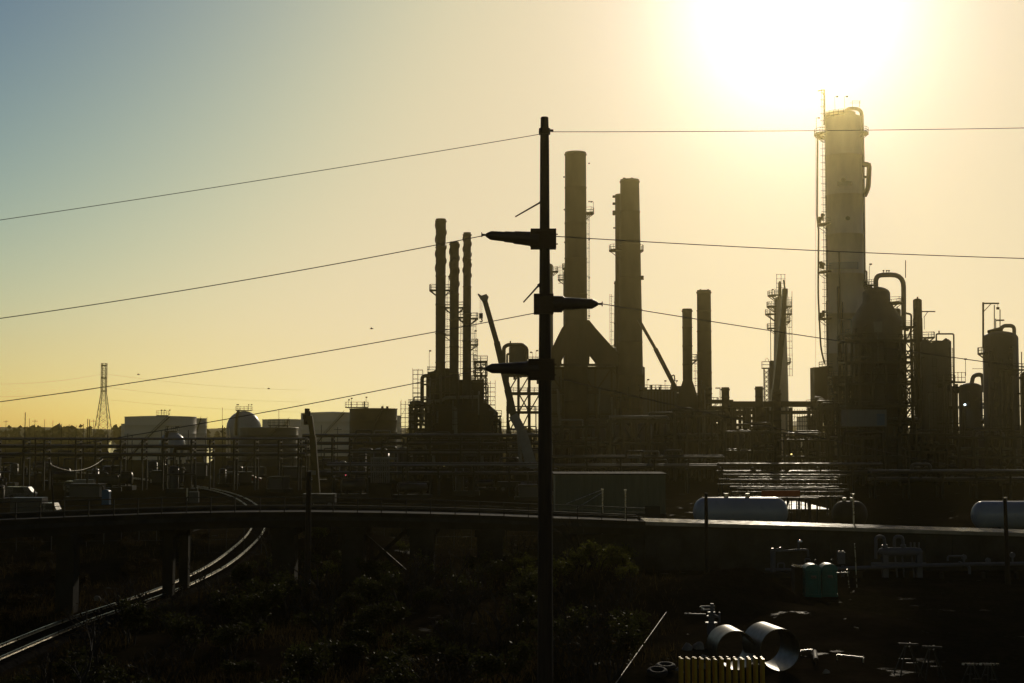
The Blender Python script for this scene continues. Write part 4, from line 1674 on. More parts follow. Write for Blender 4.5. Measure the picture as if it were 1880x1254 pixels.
# ------------------------------------------------------------------ clutter on the big vessels: risers, small stages, ladders
def by_label(txt):
    return next(o for o in bpy.data.objects if str(o.get('label', '')).startswith(txt))


def clutter(lab, cx, cy, r, zlo, zhi, n, seed, plats=2, lad=True):
    T = by_label(lab)
    q = random.Random(seed)
    for k in range(n):
        a = math.radians(q.uniform(190, 350))
        rr = r + q.uniform(.35, .8)
        x, y = cx + rr * math.cos(a), cy + rr * math.sin(a)
        z0, z1 = sorted((q.uniform(zlo, zhi), q.uniform(zlo, zhi)))
        if z1 - z0 < (zhi - zlo) * .25:
            z1 = min(zhi, z0 + (zhi - zlo) * .4)
        pr = q.uniform(.1, .26)
        pts = [(cx + (r - .1) * math.cos(a), cy + (r - .1) * math.sin(a), z1), (x, y, z1), (x, y, z0)]
        if q.random() < .5:
            a2 = a + q.uniform(-.5, .5)
            x2, y2 = cx + (rr + .1) * math.cos(a2), cy + (rr + .1) * math.sin(a2)
            pts += [(x2, y2, z0 - .1), (x2, y2, max(1, z0 - 5))]
        MB().pipe(pts, pr, 8).build('riser_pipe', M[q.choice(['clad', 'pipe', 'pipe', 'steel'])], T)
    for k in range(plats):
        z = zlo + (zhi - zlo) * (k + q.uniform(.3, .8)) / plats
        a0 = q.uniform(170, 300)
        arc_platform(T, cx, cy, z, r, r + 1.5, a0, a0 + q.uniform(50, 90))
    if lad:
        a = math.radians(q.uniform(225, 315))
        ladder(T, cx + (r + .35) * math.cos(a), cy + (r + .35) * math.sin(a), zlo, zhi, 1, 1.9, .6)
    for k in range(3):
        z = q.uniform(zlo, zhi)
        a = math.radians(q.uniform(220, 320))
        d = V((math.cos(a), math.sin(a), 0))
        c = V((cx, cy, z))
        b = MB().tube([c + d * (r - .1), c + d * (r + .45)], .42, 14)
        b.tube([c + d * (r + .4), c + d * (r + .55)], .55, 14)
        b.build('manway', M['steel'], T)


clutter('domed reactor', X(1609, 332, 560), 332, S(46, 332), 14, Zh(600, 332), 9, 3, 3)
clutter('fat grey vertical', X(1719, 318, 700), 318, S(27.5, 318), 6, Zh(640, 318), 6, 4, 2)
clutter('stout domed column', X(1838, 298, 700), 298, S(31.5, 298), 6, Zh(640, 298), 6, 5, 2)
clutter('squat round-headed', X(1783, 305), 305, S(21, 305), 4, Zh(720, 305), 4, 6, 1)
clutter('tallest pale cylindrical', X(1550.5, 350, 458), 350, S(34.5, 350), 12, Zh(300, 350), 5, 7, 0, False)
clutter('thick grey brown', X(1157, 350, 528), 350, S(23, 350), 10, Zh(690, 350), 4, 8, 1)
clutter('medium dark stack with a flat', X(1293, 330, 640), 330, S(13.5, 330), 6, Zh(700, 330), 3, 9, 1)
T = by_label('stepped dark heater')
q_ = random.Random(12)
for k in range(12):
    px, y0 = q_.uniform(788, 880), q_.uniform(690, 760)
    MB().pipe([P(px, y0, 316.6), P(px, y0, 316), P(px, y0 + q_.uniform(20, 70), 316)], q_.uniform(.1, .24), 8).build('riser_pipe', M[q_.choice(['clad', 'pipe', 'steel'])], T)
for yy, a, b in ((720, 790, 835), (752, 800, 872), (778, 792, 880)):
    box_platform(T, ((X(a, 317) + X(b, 317)) / 2, 316.6, Zh(yy, 317)), (X(b, 317) - X(a, 317), 1.6))
for px, y0, y1 in ((797, 720, 778), (862, 700, 752), (846, 752, 850)):
    ladder(T, X(px, 316), 316.2, Zh(y1, 316), Zh(y0, 316), 1, 1.9, .6)
T = by_label('broad dark furnace')
for k in range(14):
    px, y0 = q_.uniform(1022, 1180), q_.uniform(690, 780)
    MB().pipe([P(px, y0, 351.4), P(px, y0, 350), P(px + q_.uniform(-3, 3), y0 + q_.uniform(25, 90), 350)], q_.uniform(.12, .3), 8).build('riser_pipe', M[q_.choice(['clad', 'pipe', 'rust'])], T)
for px in (1024, 1046, 1068, 1098, 1112, 1126):
    MB().tube([P(px, 674, 352), P(px, 674 - q_.uniform(4, 9), 352)], .22, 8).build('roof_vent', M['steel'], T)
T = by_label('long dark flat-roofed')
for px, h in ((1186, 6), (1196, 10), (1204, 4), (1211, 7), (1247, 5)):
    MB().tube([P(px, 717, 341), P(px, 717 - h, 341)], .25, 8).build('roof_vent', M['steel'], T)
lamp_post(T, P(1188, 717, 340), 2.6, 1, .3)
box_platform(T, ((X(1184, 339) + X(1215, 339)) / 2, 340, Zh(715.5, 339)), (S(31, 339), 2))

# open lattice wrapped round the stepped heater and the drum unit
frame('heater_lattice', 'open lattice of beams and stair flights on the low end of the stepped heater', 'process unit', 752, 790, 742, 312, 5, 4, [Zh(y, 312) for y in (862, 840, 820, 804, 788, 774, 760, 745)], w=.32, seed=61, npipe=9)
frame('heater_lattice', 'open lattice of beams on the crane end of the stepped heater', 'process unit', 890, 918, 762, 314, 5, 3, [Zh(y, 314) for y in (850, 830, 812, 797, 780, 765)], w=.3, seed=62, npipe=7)
frame('heater_lattice', 'tall skeletal lattice rising beside the third slim stack toward the crane boom', 'process unit', 872, 892, 662, 326, 4, 2, [Zh(y, 326) for y in (740, 722, 705, 690, 676, 664)], w=.26, seed=63, npipe=5)
frame('heater_lattice', 'open lattice of beams beneath the long duct, beside the tall tower', 'process unit', 1492, 1528, 742, 318, 5, 3, [Zh(y, 318) for y in (850, 826, 806, 790, 774, 758, 745)], w=.32, seed=64, npipe=9)
frame('heater_lattice', 'open lattice of stairs in front of the tall tower foot', 'process unit', 1530, 1560, 690, 330, 4, 2, [Zh(y, 330) for y in (800, 780, 760, 742, 724, 706, 692)], w=.3, seed=65, npipe=5)
# ------------------------------------------------------------------ tank farm and far background
def tank(label, px0, px1, yt, D, m='tank', cone=.03, rails=False, name='storage_tank', lamp=0):
    cx = X((px0 + px1) / 2, D)
    r = S(px1 - px0, D) / 2
    zt = Zh(yt, D)
    T = thing(name, label, 'storage tank', (cx, D, 0))
    mb = MB()
    prof = [(r, 0)]
    for k in range(1, 5):
        z = zt * k / 5
        prof += [(r, z - .05), (r + .04, z), (r, z + .05)]
    prof += [(r, zt)]
    mb.lathe(cx, D, prof, 48, cap_top=False)
    mb.build('shell', M[m], T)
    MB().lathe(cx, D, [(r + .12, zt - .25), (r + .12, zt), (r * .5, zt + r * cone * .6), (.1, zt + r * cone)], 48).build('roof', M[m], T)
    # spiral stair
    st = MB()
    n = 26
    for i in range(n):
        a, b = math.radians(230 + 2.6 * i), math.radians(230 + 2.6 * (i + 1))
        za, zb = zt * i / n, zt * (i + 1) / n
        p = V((cx + (r + .5) * math.cos(a), D + (r + .5) * math.sin(a), za))
        q = V((cx + (r + .5) * math.cos(b), D + (r + .5) * math.sin(b), zb))
        st.bar(p, q, .8, .15)
        st.bar(p + V((0, 0, 1)), q + V((0, 0, 1)), .1)
        st.bar(p, p + V((0, 0, 1)), .08)
    st.build('spiral_stair', M['steel'], T)
    return T, cx, r, zt


T, cx, r, zt = tank('largest pale cylindrical tank, low and wide, near the lattice transmission tower', 231, 359, 765, 500, cone=.03)
box_platform(T, (X(308, 500), 492, zt + .5), (3.6, 2.4), 1.5)
for px in (302, 311, 296):
    lamp_post(T, P(px, 763, 494), 1.9, 1, .1)
tank('lower pale tank edge peeping out on the pylon side of the largest tank', 223, 250, 778, 530)
tank('small pale tank between the largest tank and the bigger sphere', 350, 379, 768, 560)
tank('flat-roofed pale tank partly behind the squat grey tank', 482, 555, 770, 620)
tank('wide pale tank with a shallow cone roof behind the tall yellow boom', 553, 668, 758.5, 560, cone=.05)
tank('pale tank strip showing between the brown square-topped tank and the heater scaffold', 690, 736, 763, 640)
tank('squat grey tank with a cluttered roof gangway in front of the spheres', 440, 547, 785, 420, 'vessel')
T, cx, r, zt = tank('brown square-topped tank with a railed roof walkway', 642, 729, 750, 400, 'darktank', cone=.02)
box_platform(T, (X(660, 400), 393, zt + .35), (6.2, 2.2), 1.35)
for px, h in ((640, 2.4), (645, 2.8), (672, 3.1)):
    lamp_post(T, P(px, 750, 393), h, 1, .1)
mb = MB()
mb.tube([P(669, 749, 396), P(669, 737, 396)], .2, 8)
for px in (702, 711):
    mb.tube([P(px, 750, 396), P(px, 746, 396)], .35, 8)
mb.build('roof_vent', M['steel'], T)
T = thing('roof_gangway', 'railed steel gangway on legs above the squat grey tank', 'gangway', (X(512, 415), 415, 0))
box_platform(T, (X(512, 415), 415, Zh(782, 415) + .2), (S(36, 415), 3), 1.5)
mb = MB()
for px in (496, 512, 528):
    mb.bar((X(px, 415), 415, 0), (X(px, 415), 415, Zh(782, 415)), .3)
    mb.bar(P(px, 782, 415), P(px, 770 if px != 512 else 752, 415), .1)
mb.build('support_leg', M['steel'], T)


def sphere_tank(label, px, py, rpx, D):
    c = P(px, py, D)
    r = S(rpx, D)
    T = thing('sphere_tank', label, 'gas sphere', (c.x, D, 0), 'spherical gas tanks')
    prof = [(max(.02, r * math.cos(t)), c.z + r * math.sin(t)) for t in [(-.5 + i / 20) * math.pi for i in range(21)]]
    MB().lathe(c.x, D, prof, 40).build('shell', M['white'], T)
    for k in range(8):
        t = 2 * math.pi * k / 8
        MB().tube([(c.x + r * .96 * math.cos(t), D + r * .96 * math.sin(t), 0), (c.x + r * .96 * math.cos(t), D + r * .96 * math.sin(t), c.z)], .35, 8).build('leg', M['tank'], T)
    box_platform(T, (c.x, D, c.z + r + .3), (r * .9, 2.5), 1.3)
    for dx in (-.42, -.35, .25, .42):
        lamp_post(T, V((c.x + r * dx, D, c.z + r + .3)), r * (.28 + .1 * abs(dx)), 1, .15)
    mb = MB()
    n = 14
    for i in range(n):
        a, b = -.4 + i * .14, -.4 + (i + 1) * .14
        p = V((c.x - r * .25, D - (r + .4) * math.cos(a), c.z + (r + .4) * math.sin(a)))
        q = V((c.x - r * .25, D - (r + .4) * math.cos(b), c.z + (r + .4) * math.sin(b)))
        mb.bar(p, q, 1.0, .15)
    mb.build('stairway', M['steel'], T)


sphere_tank('larger gas sphere with a railed crown standing clear on the skyline', 447.5, 786, 31.5, 520)
sphere_tank('smaller gas sphere half hidden by the pipe racks, its flank catching the sun', 316, 817, 24, 440)

# lattice transmission tower
D = 900
T = thing('transmission_tower', 'tall lattice transmission tower rising over the trees', 'transmission tower', (X(190, D), D, 0))
mb = MB()
cx, zt = X(189.5, D), Zh(667, D)
zk = Zh(722, D)
zb = 0


def tw(z):
    if z > zk:
        return S(8.4, D) / 2
    return S(8.4, D) / 2 + (zk - z) / zk * S(22, D) / 2


lev = [0, 6, 12, 17, 21.5, 25.5, 29, 32]
z = 32
lev = [l for l in lev if l < zk - 1] + [zk]
while lev[-1] < zt - 2:
    lev.append(lev[-1] + 2.6)
lev[-1] = zt
for i in range(len(lev) - 1):
    z0, z1 = lev[i], lev[i + 1]
    a, b = tw(z0), tw(z1)
    for sx, sy in ((-1, -1), (1, -1), (1, 1), (-1, 1)):
        mb.bar((cx + sx * a, D + sy * a, z0), (cx + sx * b, D + sy * b, z1), .34)
    for sy in (-1, 1):
        mb.bar((cx - a, D + sy * a, z0), (cx + b, D + sy * b, z1), .17)
        mb.bar((cx + a, D + sy * a, z0), (cx - b, D + sy * b, z1), .17)
        mb.bar((cx - b, D + sy * b, z1), (cx + b, D + sy * b, z1), .17)
    for sx in (-1, 1):
        mb.bar((cx + sx * a, D - a, z0), (cx + sx * b, D + b, z1), .17)
mb.build('lattice', M['steel'], T)
for yy in (671, 694, 718):
    MB().box((cx, D, Zh(yy, D)), (S(9, D), S(9, D), S(6, D) * .35)).build('cross_frame', M['steel'], T)

# slack far power lines hung from the tower
far = [('far line sloping up to the upper frame of the transmission tower', (0, 705), (189, 686), 5), ('far line sloping up to the middle frame of the transmission tower', (0, 728), (189, 711), 5), ('far line falling away from the upper frame of the transmission tower', (190, 686), (560, 716), 6), ('far line falling away from the middle frame of the transmission tower', (190, 710), (560, 738), 6), ('far line falling away from the lower frame of the transmission tower', (190, 733), (700, 757), 8)]
for lab, a, b, sg in far:
    A, B = P(*a, D), P(*b, D + 60)
    mb = MB()
    mb.tube([A.lerp(B, i / 24) - V((0, 0, 4 * sg * .35 * (i / 24) * (1 - i / 24))) for i in range(25)], .045, 5)
    solo(mb, 'distant_power_line', M['wire'], A, lab, 'power line', 'far power lines')

# wooden poles of the tank farm
poles = [(46, 757, 330), (66, 805, 210), (161, 769, 480), (164.5, 770, 470), (172, 770, 560), (54, 768, 600), (82, 770, 520), (64, 770, 560), (97, 772, 600), (113, 778, 420), (127, 779, 380), (140, 781, 430), (153, 778, 360), (11, 771, 620), (198, 798, 300), (235, 796, 330), (243, 800, 300), (297, 790, 380), (303, 788, 300), (326, 772, 520), (346, 790, 320), (380, 766, 480), (378, 800, 300), (408, 748, 700), (154, 820, 260), (409, 781, 330), (437, 760, 600), (590, 780, 380), (620, 784, 400)]
desc = ['tallest wooden pole, standing at the far edge of the tank farm', 'pole beside the parked trailer', 'first of two close-set poles by the pylon', 'second of two close-set poles by the pylon', 'thin pole just behind the close-set pair', 'thin pole behind the tallest wooden pole', 'thin pole before the far wood']
gp = 'thin wooden poles scattered over the tank farm'
for i, (px, yt, D) in enumerate(poles):
    zt = Zh(yt, D)
    T = thing('wooden_pole', desc[i] if i < len(desc) else 'thin wooden power pole scattered over the dark tank farm', 'power pole', (X(px, D), D, 0), gp)
    r_ = max(.13, S(.95, D)) if i < 4 else max(.11, S(.5, D))
    MB().tube([(X(px, D), D, 0), (X(px, D), D, zt)], [r_, r_ * .7], 8).build('pole_shaft', M['wood'], T)
    if i % 3 == 1:
        MB().bar((X(px, D) - 1.1, D, zt - .7), (X(px, D) + 1.1, D, zt - .7), .14).build('crossarm', M['wood'], T)
D = 170
T = thing('leaning_pole', 'thin leaning pole with a slack cable beside the parked trailer', 'pole', (X(102, D), D, 0))
MB().tube([(X(104, D), D, 0), P(93, 853, D)], [.16, .1], 8).build('pole_shaft', M['wood'], T)
mb = MB()
A, B = P(93, 853, D), P(189, 843, D + 40)
mb.tube([A.lerp(B, i / 20) - V((0, 0, 4 * 1.15 * (i / 20) * (1 - i / 20))) for i in range(21)], .03, 6)
mb.build('slack_cable', M['bankpipe'], T)

# black pole in front of the tall yellow boom
D = 100
T = thing('bridge_side_pole', 'tarred wooden pole before the bridge, below the tall yellow boom', 'pole', (X(567, D), D, 0))
MB().tube([(X(567, D), D, -.3), P(567, 866, D)], [S(6.5, D), S(4.6, D)], 14).build('pole_shaft', M['wood'], T)
MB().box(P(567, 1068, D) + V((.1, -.28, 0)), (.12, .05, .35)).build('number_plate', M['cap'], T)
D = 108
for px, yt, lab in ((1296, 905, 'dark pole standing in front of the white pressure tank'), (1845, 915, 'dark pole in front of the cropped white pressure tank')):
    T = thing('roadside_pole', lab, 'pole', (X(px, D), D, 0))
    MB().tube([(X(px, D), D, -.3), P(px, yt, D)], [S(6 if px < 1400 else 7, D) * .75, S(4, D) * .75], 12).build('pole_shaft', M['wood'], T)
for px, yt, D, lab in ((1566, 908, 123, 'slim grey lamp pole behind the dull blue pressure vessel'), (1148, 900, 125, 'slim galvanised post on the road in front of the olive shed'), (1106, 899, 125, 'slim galvanised post holding a guy cable in front of the olive shed')):
    T = thing('slim_post', lab, 'post', (X(px, D), D, 0))
    MB().tube([(X(px, D), D, 0), P(px, yt, D)], .07, 8).build('post_shaft', M['galv'], T)
    MB().box(P(px, yt, D), (.22, .15, .12)).build('post_cap', M['galv'], T)
mb = MB()
mb.tube([P(1106, 899, 125), P(1040, 925, 127)], .035, 6)
mb.tube([P(1106, 904, 125), P(1058, 934, 127)], .03, 6)
solo(mb, 'guy_cable', M['galv'], P(1106, 899, 125), 'pair of thin cables slanting from the slim post in front of the olive shed', 'cable')

# ------------------------------------------------------------------ pipe racks crossing the middle distance
def pipe_rack(label, px0, px1, D, lv, posts, w=3.2, m='steel', seed=0, tilt=0.0):
    T = thing('pipe_rack', label, 'pipe rack', (X((px0 + px1) / 2, D), D, 0), 'elevated pipe racks')
    r = random.Random(seed)
    x0, x1 = X(px0, D), X(px1, D)
    mb = MB()
    zs = [Zh(y, D) for y in lv]
    for px in posts:
        x = X(px, D)
        mb = MB()
        for dy in (0, w):
            mb.box((x, D + dy, max(zs) / 2), (.3, .3, max(zs)))
        for z in zs:
            mb.bar((x, D - .3, z - .35), (x, D + w + .3, z - .35), .3)
        mb.build('steel_bent', M[m], T)
    for z in zs:
        for k in range(4):
            rr = r.uniform(.12, .34)
            y = D + .3 + k * (w - .6) / 3
            p = MB()
            pts = [(x0, y, z + rr), (x1, y, z + rr)]
            if r.random() < .45:
                xm = r.uniform(x0 + (x1 - x0) * .2, x1 - (x1 - x0) * .2)
                pts = [(x0, y, z + rr), (xm, y, z + rr), (xm, y, z + rr + 1.1), (xm + 3, y, z + rr + 1.1), (xm + 3, y, z + rr), (x1, y, z + rr)]
            p.pipe(pts, rr, 8)
            p.build('pipe', M[r.choice(['pipe', 'steel', 'clad', 'pipe'])], T)
    return T


pipe_rack('long high pipe rack crossing the tank farm in front of the gas spheres', -420, 560, 262, (808, 823, 838), (-410, -360, -290, -240, -170, -110, -48, -10, 44, 82, 140, 176, 222, 262, 300, 352, 386, 430, 468, 512, 548), seed=1)
pipe_rack('pipe rack running on from the yellow boom to the stepped heater', 555, 990, 270, (803, 817, 832), (562, 610, 642, 701, 748, 790, 846, 880, 930, 975), seed=2)
pipe_rack('lower pipe rack in the shade between the boom and the stepped heater', 600, 1000, 240, (856, 872), range(610, 1000, 65), seed=3)
pipe_rack('low pipe rack beneath the furnace casing', 1010, 1330, 250, (842, 858), range(1015, 1330, 62), seed=4)
pipe_rack('low pipe rack running along under the tall tower', 1320, 1620, 240, (856, 870), range(1325, 1620, 60), seed=5)
pipe_rack('low pipe rack at the foot of the stout domed column', 1600, 1920, 232, (884, 870), range(1605, 1920, 62), seed=6)
# floor-level bank of shiny pipes
T = thing('pipe_bank', 'bank of shiny parallel pipes glinting in the sun behind the white pressure tank', 'pipe bank', (X(1430, 180), 180, 0))
rng = random.Random(5)
sup = MB()
for i in range(15):
    D = 152 + i * 6.2
    y = rng.uniform(856, 918)
    z = max(.4, Zh(905 - i * 3.0, D) * .8 + rng.uniform(-.3, .6))
    a, b = 1316 + rng.uniform(0, 70), 1556 - rng.uniform(0, 60)
    rr = rng.uniform(.06, .16)
    x0, x1 = X(a, D), X(b, D)
    MB().tube([(x0, D + rng.uniform(-.6, .6), z), (x1, D + rng.uniform(-.6, .6), z + rng.uniform(-.06, .06))], rr, 12).build('pipe', M['bankpipe'], T)
    for k in range(5):
        x = x0 + (x1 - x0) * (k + .5) / 5
        MB().bar((x, D + .1, 0), (x, D + .1, z - rr), .12).build('stanchion', M['steel'], T)
solo(MB().box((X(1410, 215), 214, .06), (S(150, 215), 24, .12)), 'glare_patch', M['glarepad'], (X(1410, 215), 214, 0), None, None, kind='structure')  # pale slab added where the ground shows glare
T = thing('orange_barrier', 'orange plastic mesh barrier in front of the shiny pipe bank', 'barrier', (X(1432, 148), 148, 0))
MB().box((X(1432, 148), 148, Zh(906, 148)), (S(70, 148), .06, S(11, 148))).build('mesh_panel', M['orange'], T)
mb = MB()
for px in (1398, 1421, 1444, 1466):
    mb.bar((X(px, 148), 148.06, 0), (X(px, 148), 148.06, Zh(899, 148)), .07)
mb.build('stake', M['steel'], T)

# ------------------------------------------------------------------ pressure tanks behind the wall


def bullet(name, label, px0, px1, y0, y1, D, m):
    c = P((px0 + px1) / 2, (y0 + y1) / 2, D)
    r = S(y1 - y0, D) / 2
    L = S(px1 - px0, D) / 2
    T = thing(name, label, 'pressure tank', (c.x, D, 0))
    mb = MB()
    pts, rad = [], []
    for i in range(8):
        t = math.pi / 2 * i / 7
        pts.append((c.x - L + r * .75 * (1 - math.sin(t)), D, c.z))
        rad.append(max(.02, r * math.sin(math.pi / 2 - math.pi / 2 * (1 - i / 7))))
    # ends
    pts, rad = [], []
    for i in range(9):
        t = math.pi / 2 * i / 8
        pts.append((c.x - L + r * .8 * (1 - math.cos(t)), D, c.z))
        rad.append(max(.02, r * math.sin(t)))
    for i in range(8, -1, -1):
        t = math.pi / 2 * i / 8
        pts.append((c.x + L - r * .8 * (1 - math.cos(t)), D, c.z))
        rad.append(max(.02, r * math.sin(t)))
    mb.tube(pts, rad, 32)
    mb.build('shell', M[m], T)
    for s in (-.55, .55):
        MB().box((c.x + L * s, D, (c.z - r * .8) / 2), (.7, r * 1.7, c.z - r * .8)).build('saddle', M['concrete'], T)
    for s in (-.3, .15):
        MB().tube([(c.x + L * s, D, c.z + r), (c.x + L * s, D, c.z + r + .35)], .22, 10).build('nozzle', M['galv'], T)
    return T


bullet('pressure_tank', 'white horizontal pressure tank with rounded ends just above the bright road', 1273, 1446, 913, 967, 135, 'white')
bullet('pressure_tank', 'white horizontal pressure tank cropped by the picture edge', 1784, 1960, 920, 972, 136, 'white')
bullet('pressure_tank', 'dull shaded pressure vessel between the two white tanks', 1528, 1592, 920, 968, 150, 'darktank')
T = thing('sheet_metal_shed', 'long olive sheet-metal shed with a flat roof, behind the utility pole foot', 'shed', (X(1121, 150), 150, 0))
x0, x1 = X(1019, 150), X(1221, 150)
zt = Zh(872, 150)
MB().box(((x0 + x1) / 2, 153, zt / 2), (x1 - x0, 6, zt)).build('wall', M['shed'], T)
MB().box(((x0 + x1) / 2, 153, zt + .08), (x1 - x0 + .3, 6.3, .14)).build('roof', M['asphalt'], T)
MB().box(((x0 + x1) / 2, 149.9, 1.35), (x1 - x0 + .1, .16, 2.7)).build('lower_dark_strip', M['steel'], T)  # dark strip added over the lower part of the wall
MB().box((x1 - 1.4, 149.78, 1.8), (1.6, .08, 3.4)).build('door', M['steel'], T)
mb = MB()
for i in range(26):
    mb.box((x0 + .3 + (x1 - x0 - .6) * i / 25, 149.97, zt / 2), (.08, .06, zt - .2))
mb.build('sheet_ribs', M['shed'], T)

# ------------------------------------------------------------------ cranes in the middle distance
D = 255
T = thing('mobile_crane', 'pale telescopic mobile crane with a raised boom and hanging hook block', 'crane', (X(985, D), D, 0))
boom(T, [(990, 902), (957, 790), (942, 762)], [19, 17], D, ['crane', 'crane'], ['boom_base', 'boom_base_tip'])
boom(T, [(944, 768), (932, 715), (912, 628)], [13, 11.5], D, ['cranedark', 'cranedark'], ['boom_section', 'boom_section'])
boom(T, [(913, 632), (889, 548)], [9.5], D, ['cranedark'], ['boom_tip'])
mb = MB()
mb.prism([(P(a, b, D).x, P(a, b, D).z) for a, b in ((895, 552), (884, 552), (877, 541), (878, 539), (884, 543), (893, 540), (897, 545))], D - .5, D + .5)
mb.build('boom_head', M['crane'], T)
mb = MB()
mb.bar(P(881.5, 545, D), P(881.5, 576, D), .06)
mb.bar(P(885, 548, D), P(884.5, 576, D), .06)
mb.build('hoist_rope', M['wire'], T)
h = MB().box(P(883, 580, D), (S(7, D), .5, S(10, D))).build('hook_block', M['cranedark'], T)
mb = MB()
q = [P(883 + 2.4 * math.sin(t), 588.5 - 2.4 * math.cos(t), D) for t in [i * .6 for i in range(8)]]
mb.tube(q, .13, 6)
mb.build('hook', M['steel'], h)
MB().tube([P(957, 858, D), P(952, 800, D)], S(3, D), 10).build('luffing_cylinder', M['crane'], T)
MB().bar(P(933, 772, D), P(938, 800, D), .3).build('jib_bracket', M['cranedark'], T)
MB().bar(P(931, 778, D), P(940, 768, D), .3).build('jib_bracket', M['cranedark'], T)
MB().box((X(985, D), D, 3.1), (7.5, 2.6, 2.2)).build('superstructure', M['cranedark'], T)
MB().box((X(962, D), D - .6, 3.3), (2, 1.4, 2.2)).build('cab', M['glass'], T)
MB().box((X(975, D), D, 1.45), (12, 2.7, .9)).build('carrier', M['cranedark'], T)
for i in range(5):
    for s in (-1, 1):
        wheel(T, V((X(975, D) - 5 + i * 2.4, D + s * 1.2, .65)), .65, .45)
D = 205
T = thing('boom_lift', 'tall yellow telescopic boom with a dark head, nearly upright', 'boom lift', (X(585, D), D, 0))
boom(T, [(582, 905), (574, 800), (569, 764)], [14, 11], D, ['craneyel', 'craneyel'], ['boom_base', 'boom_section'])
mb = MB()
for a, b, w in ((566, 760, 8), (564, 755, 6), (561, 765, 5), (566, 770, 7), (562, 775, 3.5)):
    mb.box(P(a, b, D), (S(w, D), .7, S(10, D)), .2 * a)
mb.build('boom_head', M['cranedark'], T)
MB().box((X(588, D), D, 1.5), (4.6, 2.3, 1.3)).build('carrier', M['cranedark'], T)
for i in (-1, 1):
    for s in (-1, 1):
        wheel(T, V((X(588, D) + i * 1.6, D + s * 1.1, .6)), .6, .4)
MB().box(P(572, 868, D - 1.3), (1.1, .3, .6)).build('work_lamp', M['clad'], T)

# ------------------------------------------------------------------ vehicles and small things in the far yard


def car(label, px, D, body, facing=1, name='parked_car', van=False, rot=0.0, tail=False):
    x = X(px, D)
    T = thing(name, label, 'car', (x, D, 0))
    h = 2.0 if van else 1.45
    prof = [(-2.1, .35), (2.1, .35), (2.15, .75), (1.9, .92), (1.0, 1.0), (.45, h - .04), (-1.2, h), (-1.85, 1.05), (-2.12, .95)]
    if van:
        prof = [(-2.3, .35), (2.3, .35), (2.35, .9), (2.0, 1.15), (1.35, h - .05), (-2.2, h), (-2.35, 1.0)]
    mb = MB().prism([(x + a * facing, z) for a, z in (prof if facing > 0 else prof[::-1])], D - .85, D + .85)
    mb.build('body', M[body], T)
    g = MB().prism([(x + a * facing, z) for a, z in ((-1.1, 1.02), (.85, 1.02), (.42, h - .12), (-1.05, h - .1))][::facing], D - .862, D + .862)
    g.build('window', M['glass'], T)
    for s in (-1.3, 1.3):
        for t in (-.8, .8):
            wheel(T, V((x + s, D + t, .33)), .33, .2)
    if tail:
        for t in (-.6, .6):
            MB().box((x + 2.13 * -facing, D + t, .85), (.12, .3, .2)).build('tail_lamp', M['lampr'], T)


def truck(label, px0, px1, yt, D, m, cab=1, name='box_truck'):
    x0, x1 = X(px0, D), X(px1, D)
    zt = Zh(yt, D)
    T = thing(name, label, 'truck', ((x0 + x1) / 2, D, 0))
    MB().box(((x0 + x1) / 2, D + 1.1, (zt + .9) / 2), (x1 - x0, 2.3, zt - .9)).build('cargo_box', M[m], T)
    MB().box(((x0 + x1) / 2 + cab * .8, D + 1.1, .72), (x1 - x0 + 1.6, 1.0, .3)).build('chassis', M['steel'], T)
    xc = x1 + .9 if cab > 0 else x0 - .9
    MB().prism([(xc - .85 * cab, .6), (xc + .85 * cab, .6), (xc + .9 * cab, 1.3), (xc + .5 * cab, 2.15), (xc - .85 * cab, 2.15)][::cab], D + .1, D + 2.1).build('cab', M['carwhite'], T)
    MB().prism([(xc - .5 * cab, 1.35), (xc + .8 * cab, 1.35), (xc + .46 * cab, 2.05), (xc - .5 * cab, 2.05)][::cab], D + .08, D + 2.12).build('window', M['glass'], T)
    for x in (xc, x0 + .8 if cab > 0 else x1 - .8):
        for dy in (.2, 2.0):
            wheel(T, V((x, D + dy, .48)), .48, .3)


truck('box trailer truck parked nearest the bridge rail', 22, 80, 914, 180, 'vessel')
truck('boxy truck beside the blue portable toilet', 136, 172, 881, 250, 'clad', -1)
car('white pickup-sized van with a bright bonnet beyond the trailer truck', 42, 232, 'carwhite', 1, 'parked_van', True)
car('pale car parked under the pipe rack near the yellow boom', 539, 320, 'carwhite')
car('dark car with a red tail lamp near the yellow boom', 618, 320, 'cargrey', -1, tail=True)
car('maroon car parked by the curving track', 462, 300, 'carred')


